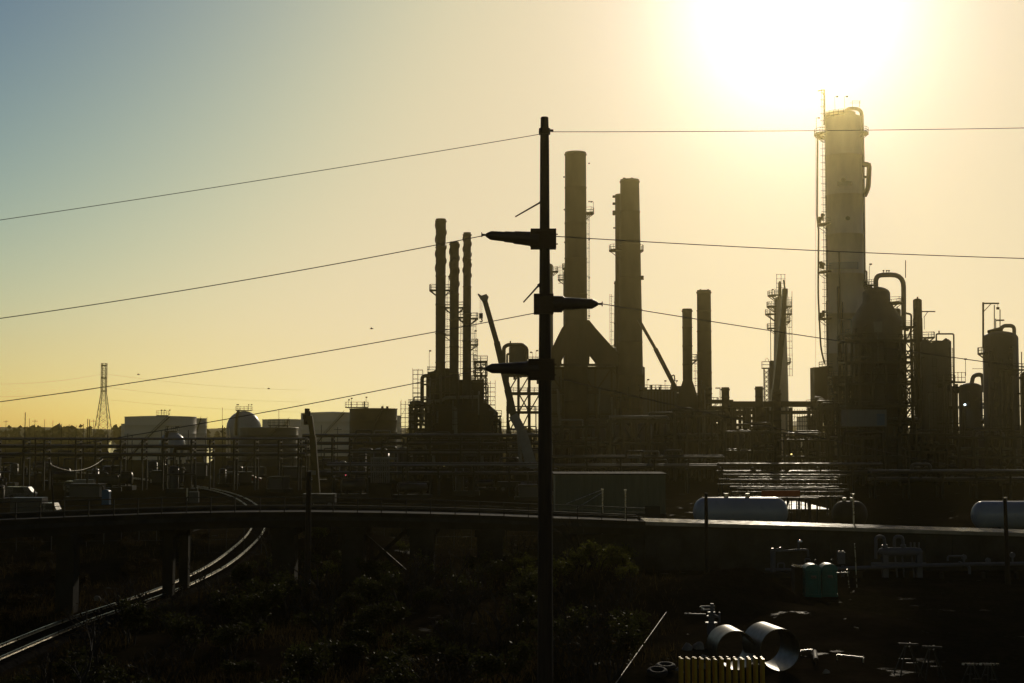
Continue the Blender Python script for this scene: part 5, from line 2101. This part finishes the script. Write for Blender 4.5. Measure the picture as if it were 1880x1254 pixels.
def toilet(label, px, D, m, w=1.13, h=2.3, sign=True, ztop=None):
    x = X(px, D)
    z0 = H(x, D) if D < 130 else 0
    T = thing('portable_toilet', label, 'portable toilet', (x, D, z0), 'portable toilets')
    n = V((0, 0, z0))
    mb = MB()
    mb.box((x, D, z0 + .1), (w, 1.13, .2))
    mb.box((x, D, z0 + 1.03), (w * .95, 1.07, 1.66))
    for k in range(4):
        mb.box((x - w * .36 + k * w * .24, D - .55, z0 + 1.03), (w * .07, .05, 1.6))
    mb.build('cabin', M[m], T)
    pr = [(x - w * .5, z0 + 1.86)] + [(x + w * .5 * math.cos(math.pi - t * math.pi / 10), z0 + 1.86 + (h - 1.86) * math.sin(math.pi * t / 10) ** .8) for t in range(1, 10)] + [(x + w * .5, z0 + 1.86)]
    MB().prism(pr[::-1], D - .58, D + .58).build('domed_roof', M['teal_top' if m == 'teal' else m], T)
    MB().box((x, D - .575, z0 + 1.0), (w * .62, .03, 1.5)).build('door', M[m], T)
    if sign:
        MB().box((x + .03, D - .60, z0 + 1.42), (.36, .02, .2)).build('door_sign', M['clad'], T)
    MB().tube([(x + w * .3, D + .3, z0 + 2.1), (x + w * .3, D + .3, z0 + 2.55)], .05, 8).build('vent_pipe', M['steel'], T)


toilet('teal portable toilet nearest the dark waste bin', 1486.5, 100.5, 'teal')
toilet('teal portable toilet standing away from the dark waste bin', 1516.5, 101, 'teal')
toilet('blue portable toilet on the dirt lot beyond the bridge', 197.5, 215, 'blue', sign=False)
D = 101.5
x = X(1463, D)
T = thing('waste_bin', 'dark open waste bin with a bright top edge beside the teal toilets', 'waste bin', (x, D, 0))
zt = Zh(1039, D)
w = S(19, D)
mb = MB()
mb.box((x, D + .6, zt / 2), (w, .06, zt))
mb.box((x, D - .6, zt / 2), (w, .06, zt))
mb.box((x - w / 2, D, zt / 2), (.06, 1.14, zt))
mb.box((x + w / 2, D, zt / 2), (.06, 1.14, zt))
mb.build('body', M['rust'], T)
MB().bar(P(1454, 1036, D - .7), P(1472, 1041, D - .7), .1).build('top_edge', M['cap'], T)

D = 220
T = thing('electrical_cabinet', 'pale electrical cabinet on a pole beside the far bend of the track', 'cabinet', (X(355, D), D, 0))
MB().box(P(356, 914, D), (S(18, D), .7, S(22, D))).build('cabinet_box', M['vessel'], T)
MB().tube([(X(345, D), D, 0), P(344, 896, D)], .12, 8).build('post', M['galv'], T)
T = thing('air_cooler', 'rack of pale vertical finned tubes in the shade below the brown tank', 'air cooler', (X(698, 235), 235, 0))
D = 235
for i in range(9):
    px = 682 + i * 4
    MB().tube([P(px, 886, D), P(px, 843, D)], S(1.1, D), 8).build('finned_tube', M['clad'], T)
MB().bar(P(680, 842, D), P(730, 842, D), .35).build('header_pipe', M['clad'], T)
MB().box((X(698, D), D + 1, Zh(888, D) / 2), (S(40, D), 1.5, Zh(888, D))).build('plinth', M['concrete'], T)
for px, D, lab in ((805, 250, 'pair of small yellow lamps glowing in the shade under the stepped heater'), (1453, 270, 'single warm lamp glowing under the tall tower')):
    T = thing('work_light', lab, 'lamp', (X(px, D), D, 0))
    yy = 855 if px < 1000 else 834
    MB().tube([(X(px, D), D, 0), P(px, yy - 2, D)], .06, 6).build('post', M['steel'], T)
    MB().box(P(px, yy, D - .1), (.22, .15, .22)).build('lamp_head', M['lampy'], T)
    if px < 1000:
        MB().box(P(px + 10, yy, D - .1), (.2, .15, .2)).build('lamp_head', M['lampy'], T)
        MB().bar(P(px, yy - 2, D), P(px + 10, yy - 2, D), .06).build('cross_bar', M['steel'], T)

# chain-link fence along the far lot
T = thing('lot_fence', 'long wire fence of thin posts along the dirt lot behind the bridge', 'fence', (X(220, 128), 128, 0))
mb = MB()
for i in range(33):
    px = -30 + i * 32
    D = 128 + i * .25
    mb.bar((X(px, D), D, 0), (X(px, D), D, 2.9), .06)
for z in (.3, 1.5, 2.85):
    mb.bar((X(-30, 128), 128, z), (X(994, 136), 136, z), .03)
mb.build('post_and_wire', M['steel'], T)

# ------------------------------------------------------------------ gas pipework along the wall
D = 113
T = thing('gas_separator', 'pale horizontal separator vessel on legs with two looped pipes, before the wall', 'separator', (X(1648, D), D, 0))
c = P(1648, 1013, D)
r_ = S(8, D)
mb = MB()
x0, x1 = X(1608, D), X(1690, D)
mb.tube([(x0, D, c.z), (x0 + .15, D, c.z), (x0 + .5, D, c.z), (x1 - .5, D, c.z), (x1 - .15, D, c.z), (x1, D, c.z)], [.05, r_ * .75, r_, r_, r_ * .75, .05], 18)
mb.build('shell', M['skid'], T)
for a in (1608, 1642):
    MB().pipe([P(a, 1026 if a == 1608 else 1004, D), P(a, 985, D), P(a + 15, 985, D), P(a + 17, 1008, D)], .13, 10).build('looped_pipe', M['skid'], T)
    MB().tube([P(a + 16, 1000, D), P(a + 17, 1006, D)], .22, 10).build('flange', M['skid'], T)
for a in (1621, 1683):
    MB().box((X(a, D), D, c.z / 2), (.42, .5, c.z)).build('leg', M['skid'], T)
MB().bar(P(1600, 1036, D), P(1700, 1036, D), .3, .25).build('skid_beam', M['skid'], T)
for a in (1672, 1679, 1687):
    MB().tube([P(a, 1006, D), P(a, 996, D)], .07, 8).build('nozzle', M['skid'], T)
for a in (1643, 1656, 1674):
    MB().tube([P(a, 1020, D), (X(a, D), D, 0)], .07, 8).build('drain_pipe', M['skid'], T)

T = thing('pipe_manifold', 'grey pipe manifold with a tall post and a bright ball valve before the wall', 'pipe manifold', (X(1445, D), D, 0))
for pts, r_ in (([(1419, 1050), (1419, 1010)], .2), ([(1419, 1012), (1483, 1009), (1484, 1022)], .08), ([(1466, 1009), (1466, 996)], .07), ([(1428, 1048), (1428, 1034), (1440, 1034), (1440, 1048)], .06), ([(1405, 1046), (1455, 1046)], .12), ([(1478, 1038), (1478, 1026), (1487, 1026), (1487, 1040)], .06), ([(1420, 1010), (1436, 1006)], .05)):
    MB().pipe([P(a, b, D) for a, b in pts], r_, 10).build('pipe', M['skid'], T)
MB().lathe(X(1466, D), D, [(.03, Zh(998, D)), (.17, Zh(996, D)), (.19, Zh(993.5, D)), (.05, Zh(991, D))], 14).build('ball_valve', M['cap'], T)
for a, b in ((1418, 1008), (1432, 1006)):
    MB().tube([P(a, b, D), P(a, b - 1.5, D)], .09, 8).build('valve_knob', M['cap'], T)
MB().box((X(1432, D), D, .22), (S(64, D), 1.4, .35)).build('plinth', M['concrete'], T)
T = thing('control_box', 'small upright control box with bright top bolts, between the toilets and the separator', 'control box', (X(1544, D), D, 0))
MB().box(P(1544, 1024, D), (S(13, D), .4, S(22, D))).build('box', M['skid'], T)
MB().box((X(1544, D), D, Zh(1038, D) / 2), (.2, .2, Zh(1038, D))).build('post', M['skid'], T)
for a in (1541, 1547):
    MB().tube([P(a, 1013, D), P(a, 1011.5, D)], .08, 8).build('bolt_cap', M['cap'], T)
T = thing('pipeline', 'pale low pipeline with valves running along the wall foot', 'pipeline', (X(1700, D - .6), D - .6, 0))
Dp = D - .8
for pts, r_ in (([(1530, 1044), (1600, 1042), (1700, 1038), (1780, 1036), (1920, 1034)], .14), ([(1760, 1032), (1780, 1040), (1780, 1054)], .11), ([(1740, 1030), (1740, 1021), (1769, 1021), (1769, 1031)], .08), ([(1525, 1053), (1560, 1051)], .07)):
    MB().pipe([P(a, b, Dp) for a, b in pts], r_, 10).build('pipe', M['skid'], T)
for a in (1576, 1660, 1724, 1800, 1860):
    MB().box((X(a, Dp), Dp, .25), (.25, .35, .5)).build('pipe_support', M['concrete'], T)
for a, h in ((1859, 16), (1770, 12), (1814, 6)):
    MB().tube([P(a, 1035, Dp), P(a, 1035 - h, Dp)], .07, 8).build('valve_stem', M['skid'], T)
    MB().tube([P(a, 1035 - h, Dp) - V((0, .05, 0)), P(a, 1035 - h, Dp) + V((0, .05, 0))], .22, 12).build('handwheel', M['skid'], T)
T = thing('barrier_rail', 'thin pale rail barrier beside the teal toilets', 'barrier', (X(1555, 106), 106, 0))
for a in (1530, 1555, 1569):
    MB().tube([(X(a, 106), 106, 0), P(a, 1045 if a < 1569 else 998, 106)], .04, 6).build('post', M['galv'], T)
MB().tube([P(1530, 1052, 106), P(1557, 1051, 106)], .035, 6).build('rail', M['galv'], T)

# ------------------------------------------------------------------ near yard: culverts, posts, valve, debris


def culvert(label, front, back, rpx):
    """steel pipe ring lying on the ground; front/back = photo pixel of the bottom of each end"""
    a, b = G(*front), G(*back)
    r = S(rpx, a.y)
    zg = max(H(a.x, a.y), H(b.x, b.y)) + .02
    a.z = b.z = zg + r
    T = thing('culvert_pipe', label, 'culvert pipe', (a.x, a.y, zg), 'steel culvert pipes in the near yard')
    ax = (b - a).normalized()
    sx = ax.cross(V((0, 0, 1))).normalized()
    n = 56
    mb = MB()
    for ro, flip in ((r, False), (r - .035, True)):
        base = len(mb.v)
        for p in (a, a.lerp(b, .35), a.lerp(b, .36), a.lerp(b, .7), b):
            for k in range(n):
                t = 2 * math.pi * k / n
                mb.v.append(tuple(p + (sx * math.cos(t) + V((0, 0, 1)) * math.sin(t)) * ro))
        for i in range(4):
            for k in range(n):
                k2 = (k + 1) % n
                f = (base + i * n + k, base + i * n + k2, base + (i + 1) * n + k2, base + (i + 1) * n + k)
                mb.f.append(f if flip else f[::-1])
                mb.sm.append(True)
    for p, s in ((a, 1), (b, -1)):
        for k in range(n):
            t0, t1 = 2 * math.pi * k / n, 2 * math.pi * (k + 1) / n
            d0 = sx * math.cos(t0) + V((0, 0, 1)) * math.sin(t0)
            d1 = sx * math.cos(t1) + V((0, 0, 1)) * math.sin(t1)
            mb.face([p + d0 * r, p + d1 * r, p + d1 * (r - .035), p + d0 * (r - .035)])
    mb.build('pipe_shell', M['culvert'], T)


culvert('larger open steel culvert pipe, nearer to the yellow posts', (1433, 1234), (1399, 1219), 38.5)
culvert('smaller open steel culvert pipe half behind the yellow posts', (1352, 1231), (1332, 1218), 36)
# yellow posts
root = None
r0 = G(1246, 1262)
for row in range(3):
    for i in range(13):
        u = 1246 + i * 12.45 + row * 2.0
        dd = 65.6 - row * .36
        x = X(u + 2, dd, 1205)
        z0 = H(x, dd) - .05
        if root is None:
            root = thing('yellow_post', 'square yellow steel post standing in the tight block of posts beside the culvert pipes', 'post', (x, dd, z0), 'block of yellow posts')
            MB().box((x, dd, z0 + .74), (.105, .12, 1.48)).build('post_shaft', M['yellow'], root)
            MB().box((x, dd, z0 + 1.495), (.09, .10, .03)).build('cap', M['cap'], root)
            MB().box((x, dd, z0 + .04), (.16, .2, .04)).build('base_plate', M['yellow'], root)
        else:
            copy_tree(root, loc=(x, dd, z0))
# wellhead valve tree
D = 81
x = X(1307, D)
T = thing('valve_tree', 'grey valve tree with a crossbar and bright flange bolts behind the culvert pipes', 'valve', (x, D, H(x, D)))
for pts, r_ in (([(1306, 1165), (1306, 1143)], .24), ([(1306, 1146), (1306, 1124)], .17), ([(1307, 1126), (1307, 1108)], .1)):
    MB().tube([P(a, b, D) for a, b in pts], r_, 14).build('valve_body', M['skid'], T)
for py, w in ((1144, .34), (1132, .26), (1125, .22)):
    c = P(1306, py, D)
    MB().tube([c - V((0, 0, .05)), c + V((0, 0, .05))], w, 16).build('flange', M['skid'], T)
for py in (1114, 1120):
    MB().tube([P(1287, py, D), P(1312, py, D)], .06, 8).build('crossbar', M['skid'], T)
MB().tube([P(1286, 1113, D), P(1292, 1120, D)], .07, 8).build('bolt_row', M['cap'], T)
MB().tube([P(1321, 1124, D), P(1321, 1143, D)], .05, 8).build('side_pipe', M['skid'], T)
MB().tube([P(1307, 1127, D) - V((0, .3, 0)), P(1318, 1132, D) - V((0, .3, 0))], .07, 8).build('side_valve', M['skid'], T)
MB().tube([P(1257, 1126.5, D + 1), P(1296, 1128, D + 1)], .04, 6).build('feeder_pipe', M['galv'], T)

# thin shiny rail lying down the slope
pts = []
for i in range(26):
    t = i / 25
    pts.append(G(1226, 1120, .55).lerp(G(1118, 1272, .75), t))
T = thing('handrail', 'thin shiny handrail slanting down the bank beside the culvert pipes', 'handrail', (pts[12].x, pts[12].y, 0))
mb = MB()
mb.tube(pts, .024, 8)
mb.build('rail', M['wire'], T)
mb = MB()
for i in range(0, 26, 3):
    mb.bar((pts[i].x, pts[i].y, H(pts[i].x, pts[i].y) - .1), pts[i], .05)
mb.build('stanchions', M['steel'], T)

# sandbags, tyres, planks
rng = random.Random(9)
for px, py, w, lab in ((1283, 1190, .9, 'pale crumpled sandbag highest up the pile behind the yellow posts'), (1291, 1209, .6, 'pale sandbag tucked behind the third yellow post'), (1290, 1226, .6, 'pale sandbag behind the fourth yellow post'), (1246, 1236, .6, 'pale sandbag before the first yellow post'), (1262, 1192, .8, 'earthy sandbag at the end of the pile'), (1517, 1237, .5, 'scrap of pale cloth lying past the larger culvert pipe'), (178, 1102, .75, 'pale boulder-like bag beside the railway track')):
    p = G(px, py)
    z = H(p.x, p.y)
    mb = MB()
    base = len(mb.v)
    n, m_ = 12, 6
    for j in range(m_ + 1):
        ph = math.pi / 2 * j / m_
        for k in range(n):
            t = 2 * math.pi * k / n
            rr = w * .5 * (.75 + .35 * noise.noise((math.cos(t) * 1.4 + px, math.sin(t) * 1.4, ph)))
            mb.v.append((p.x + rr * math.cos(t) * math.cos(ph * .98), p.y + rr * .8 * math.sin(t) * math.cos(ph * .98), z - .03 + w * .45 * math.sin(ph) * (1 + .3 * noise.noise((t * 2, ph, px)))))
    for j in range(m_):
        for k in range(n):
            k2 = (k + 1) % n
            mb.f.append((base + j * n + k, base + j * n + k2, base + (j + 1) * n + k2, base + (j + 1) * n + k))
            mb.sm.append(True)
    solo(mb, 'sandbag', M['cloth'], (p.x, p.y, z), lab, 'sandbag')
for px, py, lab, lean in ((1207, 1252, 'worn tyre lying half out of the frame beside the yellow posts', .2), (1222, 1243, 'worn tyre lying behind the cropped tyre', .1)):
    p = G(px, py)
    z = H(p.x, p.y) + .16
    mb = MB()
    pts = [V((p.x + .36 * math.cos(t), p.y + .36 * math.sin(t), z + lean * .36 * math.sin(t))) for t in [i * 2 * math.pi / 24 for i in range(25)]]
    mb.tube(pts, .14, 10, caps=False)
    solo(mb, 'old_tyre', M['tyre'], (p.x, p.y, z - .16), lab, 'tyre')
for (a, b), (c, d), r_, lab in (((1471, 1204), (1490, 1203), .05, 'short bright pipe offcut beside the larger culvert pipe'), ((1537, 1212), (1585, 1216), .05, 'thin steel bar lying across the dirt beyond the culverts'), ((1496, 1206), (1498, 1224), .12, 'dark upright block beside the short pipe offcut')):
    A, B = G(a, b), G(c, d)
    A.z, B.z = H(A.x, A.y) + .25, H(B.x, B.y) + .25
    mb = MB().tube([A, B], r_, 8)
    mb.bar(A - V((0, 0, .4)), A, .06)
    mb.bar(B - V((0, 0, .4)), B, .06)
    solo(mb, 'steel_offcut', M['galv' if r_ < .1 else 'rust'], (A.x, A.y, A.z - .25), lab, 'scrap steel')
# dark A-frame trestles at the lower edge
for px, py, w, h, lab in ((1668, 1240, 44, 60, 'dark steel trestle frame, first of the pair standing together in the dim yard'), (1712, 1246, 40, 62, 'dark steel trestle frame, second of the pair standing together in the dim yard'), (1786, 1262, 30, 44, 'steel trestle frame with a faint bright edge near the picture corner'), (1818, 1264, 26, 46, 'steel trestle frame with the brightest top edge, nearest the picture corner')):
    p = G(px, py)
    s = p.y / F
    T = thing('steel_trestle', lab, 'trestle', (p.x, p.y, H(p.x, p.y)), 'steel trestles in the dim near yard')
    z0 = H(p.x, p.y) - .1
    hw, hh = w * s / 2, h * s
    mb = MB()
    top = []
    for dy in (-.6, .6):
        t = V((p.x + dy * .3, p.y + dy, z0 + hh))
        top.append(t)
        mb = MB()
        mb.bar((p.x - hw, p.y + dy, z0), t + V((-.08, 0, 0)), .06)
        mb.bar((p.x + hw, p.y + dy, z0), t + V((.08, 0, 0)), .06)
        mb.bar((p.x - hw * .5, p.y + dy, z0 + hh * .5), (p.x + hw * .5, p.y + dy, z0 + hh * .5), .05)
        mb.build('leg_frame', M['steel'], T)
    MB().bar(top[0] + V((-.45, 0, .12)), top[1] + V((.45, 0, -.1)), .09).build('top_bar', M['galv' if px > 1750 else 'steel'], T)
T = thing('earth_pile', 'smooth dark heap of dug earth behind the valve tree', 'earth pile', G(1395, 1120))
c = G(1395, 1120)
mb = MB()
n, m_ = 40, 12
for j in range(m_ + 1):
    rr = j / m_
    for k in range(n):
        t = 2 * math.pi * k / n
        r_ = 4.6 * rr * (1 + .18 * noise.noise((math.cos(t), math.sin(t), .3)))
        x, y = c.x + r_ * math.cos(t), c.y + .75 * r_ * math.sin(t)
        mb.v.append((x, y, H(x, y) - .12 + 1.35 * (math.cos(math.pi * rr) * .5 + .5) * (1 + .25 * noise.noise((x * .8, y * .8, 1)))))
for j in range(m_):
    for k in range(n):
        k2 = (k + 1) % n
        mb.f.append((j * n + k, (j + 1) * n + k, (j + 1) * n + k2, j * n + k2))
        mb.sm.append(True)
mb.build('earth', M['earth'], T)

# birds
for px, py, D, lab in ((682, 604, 120, 'small bird flying alone high between the far tanks and the three slim stacks'), (254, 688, 150, 'small bird flying beside the transmission tower'), (493, 714, 150, 'small bird flying over the squat grey tank')):
    p = P(px, py, D)
    T = thing('bird', lab, 'bird', p)
    s = .16
    mb = MB()
    mb.tube([p + V((-s, 0, 0)), p + V((-s * .5, 0, .02)), p + V((s * .4, 0, .02)), p + V((s * .9, 0, .03)), p + V((s * 1.2, 0, .0))], [.01, .035, .04, .025, .005], 8)
    for d in (-1, 1):
        mb.face([p + V((-s * .3, 0, .03)), p + V((s * .4, 0, .03)), p + V((s * .2, d * .2, .13)), p + V((-s * .1, d * .34, .09)), p + V((-s * .35, d * .18, .11))])
    mb.build('body', M['tyre'], T)


# low dark equipment skids cluttering the tank-farm lot
def skid(kind, x, D):
    T = thing('equipment_skid', 'low dark equipment skid standing in the shade of the tank-farm pipe racks', 'equipment', (x, D, 0), 'low equipment skids under the pipe racks')
    MB().box((x, D, .3), (5.2, 2.4, .6)).build('base_frame', M['steel'], T)
    if kind == 0:
        MB().tube([(x - 2.2, D, 1.7), (x - 2, D, 1.7), (x + 2, D, 1.7), (x + 2.2, D, 1.7)], [.4, .85, .85, .4], 16).build('drum', M['pipe'], T)
        for s in (-1.2, 1.2):
            MB().box((x + s, D, .9), (.3, 1.5, .7)).build('saddle', M['steel'], T)
    elif kind == 1:
        MB().lathe(x - 1.3, D, [(.8, .6), (.8, 3.4)] + dome(.8, 3.4, .5), 16).build('filter_vessel', M['pipe'], T)
        MB().lathe(x + .9, D, [(.6, .6), (.6, 2.7)] + dome(.6, 2.7, .5), 16).build('filter_vessel', M['rust'], T)
    else:
        MB().box((x, D, 1.7), (3.8, 2.1, 2.2)).build('enclosure', M['vessel'], T)
        MB().box((x, D, 2.86), (4.0, 2.3, .12)).build('roof', M['steel'], T)
        MB().tube([(x + 1.2, D, 2.9), (x + 1.2, D, 4.1)], .15, 8).build('exhaust', M['rust'], T)
    MB().pipe([(x - 2.4, D - 1, .3), (x - 2.4, D - 1, 2.6), (x + 2.3, D - 1, 2.6), (x + 2.3, D - 1, .3)], .12, 8).build('pipe', M['pipe'], T)
    MB().pipe([(x - .4, D + .9, .6), (x - .4, D + .9, 5.2), (x + 2, D + .9, 5.2)], .14, 8).build('pipe', M['pipe'], T)
    return T


protos_ = [skid(k, X(120 + 90 * k, 285), 285) for k in range(3)]
rng = random.Random(31)
for i in range(40):
    px, D = rng.uniform(-10, 985), rng.uniform(225, 375)
    o = copy_tree(protos_[rng.randrange(3)], loc=(X(px, D), D, 0), rz=rng.uniform(-.5, .5))
    o.scale = [rng.uniform(.7, 1.35) for _ in range(3)]
# ------------------------------------------------------------------ vegetation
def bush_meshes(seed, h, w, nleaf, leaf, bare=False, upright=.0):
    r = random.Random(seed)
    st = MB()
    tips = []

    def grow(p, d, L, rad, lv):
        q = p + d * L
        mid = p.lerp(q, .5) + V((r.uniform(-.06, .06), r.uniform(-.06, .06), 0)) * L
        st.tube([p, mid, q], [rad, rad * .85, rad * .65], 5, caps=False)
        if lv == 0:
            tips.append((p, q))
            return
        for k in range(r.randint(2, 4)):
            a = r.uniform(0, 6.28)
            sp = r.uniform(.35, .95)
            nd = (d + V((math.cos(a) * sp, math.sin(a) * sp, r.uniform(-.1, .35) + upright))).normalized()
            grow(q - d * L * r.uniform(0, .25), nd, L * r.uniform(.6, .88), rad * .6, lv - 1)
    ns = r.randint(3, 5)
    for k in range(ns):
        a = 6.28 * k / ns + r.uniform(-.4, .4)
        lean = r.uniform(.15, .65) * w / h
        grow(V((.12 * math.cos(a), .12 * math.sin(a), -.25)), V((math.cos(a) * lean, math.sin(a) * lean, 1)).normalized(), h * r.uniform(.3, .42), .05 * h / 2.5, 3 if bare else 2)
    lf = MB()
    for i in range(nleaf):
        p, q = r.choice(tips)
        c = p.lerp(q, r.uniform(.2, 1.15)) + V((r.gauss(0, .13), r.gauss(0, .13), r.gauss(0, .11))) * w * .55
        if c.z < .05:
            c.z = r.uniform(.05, .4)
        u = V((r.uniform(-1, 1), r.uniform(-1, 1), r.uniform(-.7, .7))).normalized()
        v = u.orthogonal().normalized()
        ang = r.uniform(0, 6.28)
        v = v * math.cos(ang) + u.cross(v) * math.sin(ang)
        s = leaf * r.uniform(.6, 1.4)
        lf.face([c - u * s, c + v * s * .42, c + u * s, c - v * s * .42])
    return st, lf


def make_bush(seed, h, w, nleaf, leaf, m, label, group, name='shrub', bare=False, upright=0.0):
    st, lf = bush_meshes(seed, h, w, nleaf, leaf, bare, upright)
    T = thing(name, label, 'shrub', (0, 0, 0), group)
    st.build('stem', M['bark'], T)
    if nleaf:
        lf.build('foliage', M[m], T)
    return T


gs, gw, gd, gb = 'dark leafy scrub filling the near hollow', 'sunlit yellow-green willow shrubs', 'dry brown scrub on the banks', 'bare twiggy shrubs in the near hollow'
protos = {
    's': [make_bush(i, 2.0 + .4 * i, 2.3, 1500, .10, 'leaf', 'dark leafy scrub bush filling the near hollow below the bridge', gs) for i in range(4)],
    'w': [make_bush(10 + i, 2.3 + .45 * i, 1.6, 1100, .09, 'leaf2', 'yellow-green willow shrub with backlit leaves near the foot of the utility pole', gw, upright=.25) for i in range(3)],
    'd': [make_bush(20 + i, 1.4 + .4 * i, 2.0, 900, .09, 'leaf3', 'low dry brown scrub bush on the banks around the railway track', gd) for i in range(3)],
    'b': [make_bush(30 + i, 3.2 + .5 * i, 2.6, 160, .07, 'leaf3', 'bare twiggy shrub standing among the dark scrub', gb, bare=True) for i in range(3)],
}
used = {k: [False] * len(v) for k, v in protos.items()}
rng = random.Random(21)


def put(kind, x, y, s=1.0):
    i = rng.randrange(len(protos[kind]))
    z = H(x, y) - .05
    o = protos[kind][i]
    if used[kind][i]:
        o = copy_tree(o)
    used[kind][i] = True
    o.location = (x, y, z)
    o.rotation_euler = (0, 0, rng.uniform(0, 6.28))
    k = s * rng.uniform(.8, 1.25)
    o.scale = (k, k, k * rng.uniform(.85, 1.15))


def blocked(x, y):
    if trk_dist(x, y) < 3.8:
        return True
    for a_, b_, o_ in ((104, 136, .9), (299, 346, 3), (500, 541, 1.2), (628, 668, 1), (752, 796, 1), (876, 923, 1), (1000, 1040, 1.2)):
        p = br_at((a_ + b_) / 2)
        if abs(x - p.x) < 1.6 and -.6 < y - p.y < 7:
            return True
    return False


# dense scrub hollow: laid out on the ground between the track and the pole foot
cells = []
for gy in range(60, 128, 4):
    for gx in range(-34, 16, 4):
        x, y = gx + rng.uniform(-1.7, 1.7), gy + rng.uniform(-1.7, 1.7)
        u = 940 + F * x / y
        if not -60 < u < 1190 or blocked(x, y):
            continue
        v = 780 + F * 12 / y
        # stay on the camera side of the track, and off the open bank beyond it
        tx = min(TRK, key=lambda p: (p.x - x) ** 2 + (p.y - y) ** 2)
        inner = (x - tx.x) * 0.35 - (y - tx.y) * .9 > 0 or u > 560
        if not inner:
            continue
        if v < 1040 and rng.random() < .35:
            continue
        cells.append((x, y, u, v))
cells = [c for c in cells if trk_dist(c[0], c[1]) > 4.5]
for x, y, u, v in cells:
    k = rng.random()
    if u > 960 and v < 1130 and k < .7:
        put('w', x, y, .9)
    elif 780 < u < 1130 and v > 1130:
        put('b' if k < .65 else 's', x, y, .95)
    elif v < 1080 and k < .3:
        put('w', x, y, .8)
    elif k < .82:
        put('s', x, y, .9 if v > 1090 else .75)
    else:
        put('b', x, y)
# drier, lower scrub beyond the track and along its verge
for i in range(64):
    u, v = rng.uniform(-20, 640), rng.uniform(985, 1190)
    p = G(u, v)
    if blocked(p.x, p.y) or trk_dist(p.x, p.y) < 4.2:
        continue
    tx = min(TRK, key=lambda q: (q - p).length)
    if (p.x - tx.x) * 0.35 - (p.y - tx.y) * .9 > 0 and u < 560:
        continue
    put('d', p.x, p.y, rng.uniform(.6, 1.0))
for u, v in ((1035, 1085), (1060, 1080), (1110, 1092), (1126, 1098), (1095, 1104), (1140, 1108), (985, 1090), (955, 1080), (930, 1060), (1046, 1100)):
    p = G(u, v)
    put('w', p.x, p.y, .85)

# dry grass over the banks: nobody could count the blades
mb = MB()
rng = random.Random(5)
for i in range(26000):
    u, v = rng.uniform(-40, 1250), rng.uniform(975, 1262)
    if u > 1130 and rng.random() < .6:
        continue
    p = G(u, v)
    if trk_dist(p.x, p.y) < 2.3 or noise.noise((p.x / 7, p.y / 7, 4)) < -.12:
        continue
    z = H(p.x, p.y)
    h = rng.uniform(.2, .65)
    a = rng.uniform(0, 6.28)
    d = V((math.cos(a), math.sin(a), 0)) * .035
    t = V((rng.uniform(-.25, .25), rng.uniform(-.25, .25), h))
    b = V((p.x, p.y, z - .03))
    mb.face([b - d, b + d, b + t])
o = mb.build('dry_grass', M['straw'])
tag(o, 'dry straw-coloured grass tufts over the banks', None, kind='stuff')

# drop unused prototypes
for k, v in protos.items():
    for i, o in enumerate(v):
        if not used[k][i]:
            for ch in list(o.children):
                bpy.data.objects.remove(ch)
            bpy.data.objects.remove(o)
